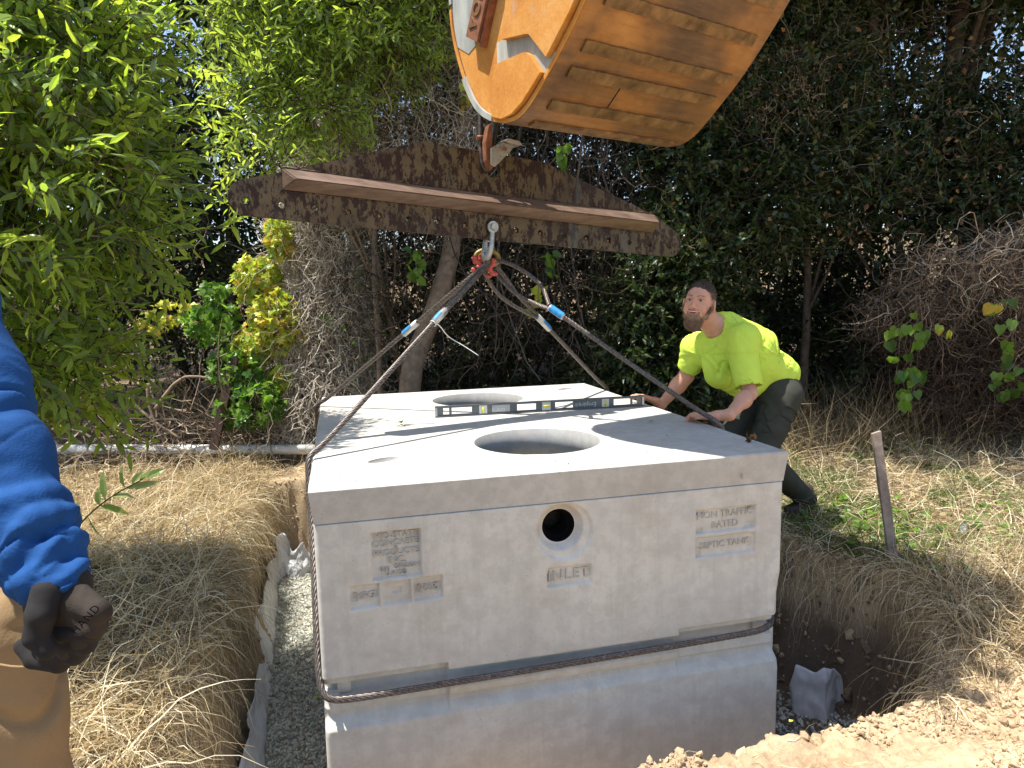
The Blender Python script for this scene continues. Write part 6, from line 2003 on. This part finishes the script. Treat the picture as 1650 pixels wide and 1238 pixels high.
# ------------------------------------------------------------------ grass
def grass(name, label, x, y, length, width, mat, lean=None, lie=.6, m=5, z0=0.0, turn=.5, droop=1.2, tint=None, d0=None):
    n = len(x)
    P0 = np.stack([x, y, gz(x, y)+z0], 1)
    d = rng.normal(0, 1, (n, 3))*np.array([1, 1, .35])*lie+np.array([0, 0, 1.])*(1-lie*.6)
    if lean is not None: d = d+np.asarray(lean)
    P = wander(n, m, P0, d, length, turn, droop)
    # blades rest on the ground instead of sinking into it
    g_ = gz(P[..., 0].ravel(), P[..., 1].ravel()).reshape(P.shape[:2])
    sd = sd_poly(P[..., 0].ravel(), P[..., 1].ravel(), PIT).reshape(P.shape[:2])
    P[..., 2] = np.where(sd < .02, np.maximum(P[..., 2], g_+.008), P[..., 2])
    o = blades(name, P, width, mat, None, tint)
    o['label'] = label
    return o
def dens(x, y, s=7): return fbm(x*1.3, y*1.3, 3, s)
outp = lambda x, y: sd_poly(x, y, PIT) < -.0
# left bank: long dry grass, combed toward the pit
x, y = scatter(17000, -3.2, -.50, -1.0, 4.3, lambda x, y: (sd_poly(x, y, PIT) < .05) & (rng.random(len(x)) < np.where(x > -1.6, 1, .35)))
n = len(x)
clump = norm(np.stack([fbm(x*1.6, y*1.6, 2, 71)+.15, fbm(x*1.6+9, y*1.6, 2, 73)-.1, np.full(n, .15)], 1))*1.1
g1 = grass('dry_grass', 'long tangled dry straw-coloured grass on the left bank of the pit', x, y, rng.uniform(.10, .52, n)*(.7+.5*dens(x, y, 5)), rng.uniform(.0010, .0034, n)*np.where(x < -1.4, 1.3, 1), MAT['straw'], clump, .95, 8, turn=1.2, tint=np.clip(rng.beta(2, 2, n), 0, 1))
# long loose strands on top
x, y = scatter(1500, -2.2, -.50, -1.0, 3.2, lambda x, y: (sd_poly(x, y, PIT) < .03) & (fbm(x*2.2, y*2.2, 2, 44) > -.1)); n = len(x)
grass('loose_straw', 'long pale loose straws lying over the left bank', x, y, rng.uniform(.25, .6, n), rng.uniform(.0018, .0034, n), MAT['straw'], (.35, -.35, .3), .6, 9, turn=.55, droop=1.6, tint=rng.uniform(.55, 1, n))
# overhanging fringe
x = rng.uniform(-.78, -.50, 13000); y = rng.uniform(-1.0, 3.4, 13000)
m_ = (np.abs(sd_poly(x, y, PIT)) < .09) & (fbm(y*2.3, x*2.3, 3, 91) > rng.uniform(-.75, .25, len(x))); x = x[m_]; y = y[m_]; n = len(x)
grass('hanging_dry_grass', 'dry grass hanging over the left rim of the pit', x, y, rng.uniform(.12, .52, n), rng.uniform(.0008, .0022, n), MAT['straw'], (.20, -.1, .1), .5, 8, turn=.8, droop=5.0)
x, y = scatter(4500, -3.0, .1, 3.5, 5.6, lambda x, y: sd_poly(x, y, PIT) < -.02); n = len(x)
grass('dry_grass', 'matted dry grass around the white pipe', x, y, rng.uniform(.08, .20, n), rng.uniform(.0012, .0028, n), MAT['straw'], None, .95, 5)
x, y = scatter(5000, .0, 4.0, 3.5, 6.0, lambda x, y: sd_poly(x, y, PIT) < -.02); n = len(x)
grass('dry_grass', 'sparse dry grass under the thicket behind the tank', x, y, rng.uniform(.10, .40, n), rng.uniform(.0012, .0028, n), MAT['straw'], None, .6, 5)
x, y = scatter(5000, -5, -1, 4.6, 7.5, lambda x, y: x < 20); n = len(x)
grass('dry_grass', 'dry grass among the twigs at the back left', x, y, rng.uniform(.15, .45, n), rng.uniform(.002, .004, n), MAT['straw'], None, .6, 5)
# right bank: matted straw, some green
x, y = scatter(21000, 2.3, 6.5, -.3, 4.2, lambda x, y: (sd_poly(x, y, PIT) < .03) & (rng.random(len(x)) < np.where(y < 2.4, 1, .4)) & ~((x < 2.75) & (y < -.25))); n = len(x)
grass('cut_straw', 'matted sunlit straw and cut grass on the right bank', x, y, rng.uniform(.10, .36, n), rng.uniform(.0014, .0036, n), MAT['straw'], None, .95, 6, turn=.9)
x, y = scatter(9000, 2.45, 5.2, .1, 2.6, lambda x, y: (sd_poly(x, y, PIT) < -.04) & (dens(x, y, 17) > .02)); n = len(x)
grass('green_grass', 'patches of green grass and weeds among the straw on the right bank', x, y, rng.uniform(.05, .18, n), rng.uniform(.0015, .0035, n), MAT['weed'], None, .7, 5)
x, y = scatter(500, 2.5, 4.8, .2, 2.6, lambda x, y: (sd_poly(x, y, PIT) < -.08) & (dens(x, y, 27) > -.02)); n = len(x)
P0 = np.stack([x, y, gz(x, y)+rng.uniform(.02, .07, n)], 1)
leaves_joined('weed_leaves', LEAF_HEART, P0, norm(rng.normal(0, 1, P0.shape)*np.array([1, 1, .3])), norm(rng.normal(0, .35, P0.shape)+np.array([0, 0, 1.])), rng.uniform(.025, .06, n), rng.uniform(.025, .05, n), MAT['ivy'], None)['label'] = 'low green weed leaves in the straw of the right bank'
# fringe hanging over the right rim
x = rng.uniform(2.2, 3.0, 15000); y = rng.uniform(-.45, 2.6, 15000)
m_ = np.abs(sd_poly(x, y, PIT)+.01) < .06; x = x[m_]; y = y[m_]; n = len(x)
grass('hanging_dry_grass', 'dry grass hanging over the right rim of the pit', x, y, rng.uniform(.12, .55, n), rng.uniform(.0009, .0022, n), MAT['straw'], (-.5, -.3, .1), .5, 8, turn=.7, droop=4.2)
# tall loose clump at the right front corner of the pit
x, y = scatter(3000, 2.45, 3.6, -.55, .35, lambda x, y: (sd_poly(x, y, PIT) < .02) & (x+y*.4 > 2.45)); n = len(x)
grass('straw_clump', 'loose heap of bright straw at the front right corner of the pit', x, y, rng.uniform(.15, .42, n), rng.uniform(.0012, .0028, n), MAT['straw'], (-.15, -.1, .25), .7, 8, turn=1.1)
# taller dry stems behind the man and stake
x, y = scatter(1500, 3.2, 5.6, 2.0, 3.4, lambda x, y: x > 0); n = len(x)
grass('tall_dry_grass', 'taller dry grass stems at the foot of the dark hollow', x, y, rng.uniform(.3, .75, n), rng.uniform(.0015, .003, n), MAT['straw'], None, .3, 6, droop=.6, tint=rng.uniform(0, .6, n))
# stray straws on the spoil at the front edge
x, y = scatter(260, .15, 3.0, -1.1, -.40, lambda x, y: sd_poly(x, y, PIT) < -.01); n = len(x)
grass('stray_straw', 'stray straws lying and standing on the front spoil', x, y, rng.uniform(.03, .16, n), rng.uniform(.0007, .0014, n), MAT['straw'], None, .8, 6, turn=1.0)
for px, py, nn in ((740, 1232, 6), (905, 1225, 5), (1085, 1210, 4), (1470, 1140, 4), (1245, 1165, 3)):
    w = D(px, py, 2.02); n = nn; x = w[0]+rng.normal(0, .02, n); y = w[1]+rng.normal(0, .02, n)
    o = grass('dry_weed_stalk', 'x', x, y, rng.uniform(.05, .13, n), rng.uniform(.0008, .0014, n), MAT['straw'], None, .35, 7, turn=1.0, droop=.1)
    o['label'] = {740: 'dry branching weed stalk standing at the pit edge, far left of the spoil', 905: 'dry stalks at the pit edge below the middle of the tank', 1085: 'thin dry stalks on the spoil right of the middle', 1470: 'dry stalks at the spoil edge below the right pit wall', 1245: 'thin dry stalk by the right bottom corner of the tank'}[px]
    del o['kind']; o['category'] = 'dry weed'

# small leaves and debris on the lid
def one_leaf(name, label, pos, L, Wd, mat, tpl=LEAF_OVAL, d=(1, .2, .1), up=(0, 0, 1)):
    pos = np.array([pos], float)
    o = leaves_joined(name, tpl, pos, np.array([d], float), np.array([up], float), np.array([L]), np.array([Wd]), MAT[mat], None, np.array([.5]), kind=None)
    return tagp(o, label, 'leaf')
one_leaf('fallen_leaf', 'small green leaf on the shaded right part of the lid', (1.646, .80, .004), .035, .02, 'ivy')
one_leaf('fallen_leaf', 'tiny orange leaf on the gravel left of the tank', (-.10, 1.25, FLOOR+.03), .04, .03, 'yel')
one_leaf('fallen_leaf', 'tiny yellow leaf on the lid just below the middle of the level', (1.02, 1.17, .004), .02, .01, 'yel')
tr = empty('fallen_leaf_sprig', (.436, 1.161, .0), 'little sprig of olive green leaves lying on the lid left of the level', 'leaf sprig')
for k in range(6):
    a = k*1.1
    o = leaves_joined('leaf', LEAF_OVAL, np.array([[.425+.012*math.cos(a), 1.16+.02*math.sin(a), .006+.003*k]]), np.array([[math.cos(a*1.7), math.sin(a*1.7), .25]]), np.array([[0, .2, 1.]]), np.array([.045]), np.array([.022]), MAT['ivy'], tr, np.array([.2]), kind=None)
tube_obj('stem', [(.44, 1.15, .006), (.50, 1.13, .010), (.56, 1.135, .006), (.60, 1.15, .004)], .002, .0012, MAT['vine'], tr, 12, 5)
cl = empty('crumpled_leaf', (1.885, .222, 0), 'crumpled dark brown leaf on the right front corner of the lid', 'dead leaf')
for k in range(9):
    c_ = np.array([1.86, .23, .012])+rng.normal(0, 1, 3)*np.array([.016, .02, .007])
    leaves_joined('leaf_lobe', LEAF_OVAL, c_[None], rng.normal(0, 1, (1, 3))+np.array([[0, 0, .6]]), rng.normal(0, 1, (1, 3)), np.array([.034]), np.array([.026]), MAT['dead_o'], cl, np.array([.2]), kind=None)
n = 300
x = rng.uniform(.05, 1.85, n); y = rng.uniform(.05, 2.4, n)
m_ = np.ones(n, bool)
for hx, hy, hr in HOLES: m_ &= np.hypot(x-hx, y-hy) > hr+.02
x = x[m_]; y = y[m_]; n = len(x)
leaves_joined('lid_debris', LEAF_OVAL, np.stack([x, y, np.full(n, .003)], 1), norm(rng.normal(0, 1, (n, 3))*np.array([1, 1, .1])), np.tile([[0, 0, 1.]], (n, 1)), rng.uniform(.004, .020, n), rng.uniform(.002, .009, n), MAT['dead'], None)['label'] = 'tiny bits of leaf and dirt scattered on the lid'
one_leaf('fallen_leaf', 'small yellow flower-like leaf on the front pit edge right of the tank corner', D(1271, 1166, 2.12)+np.array([0, 0, .006]), .018, .014, 'yel')
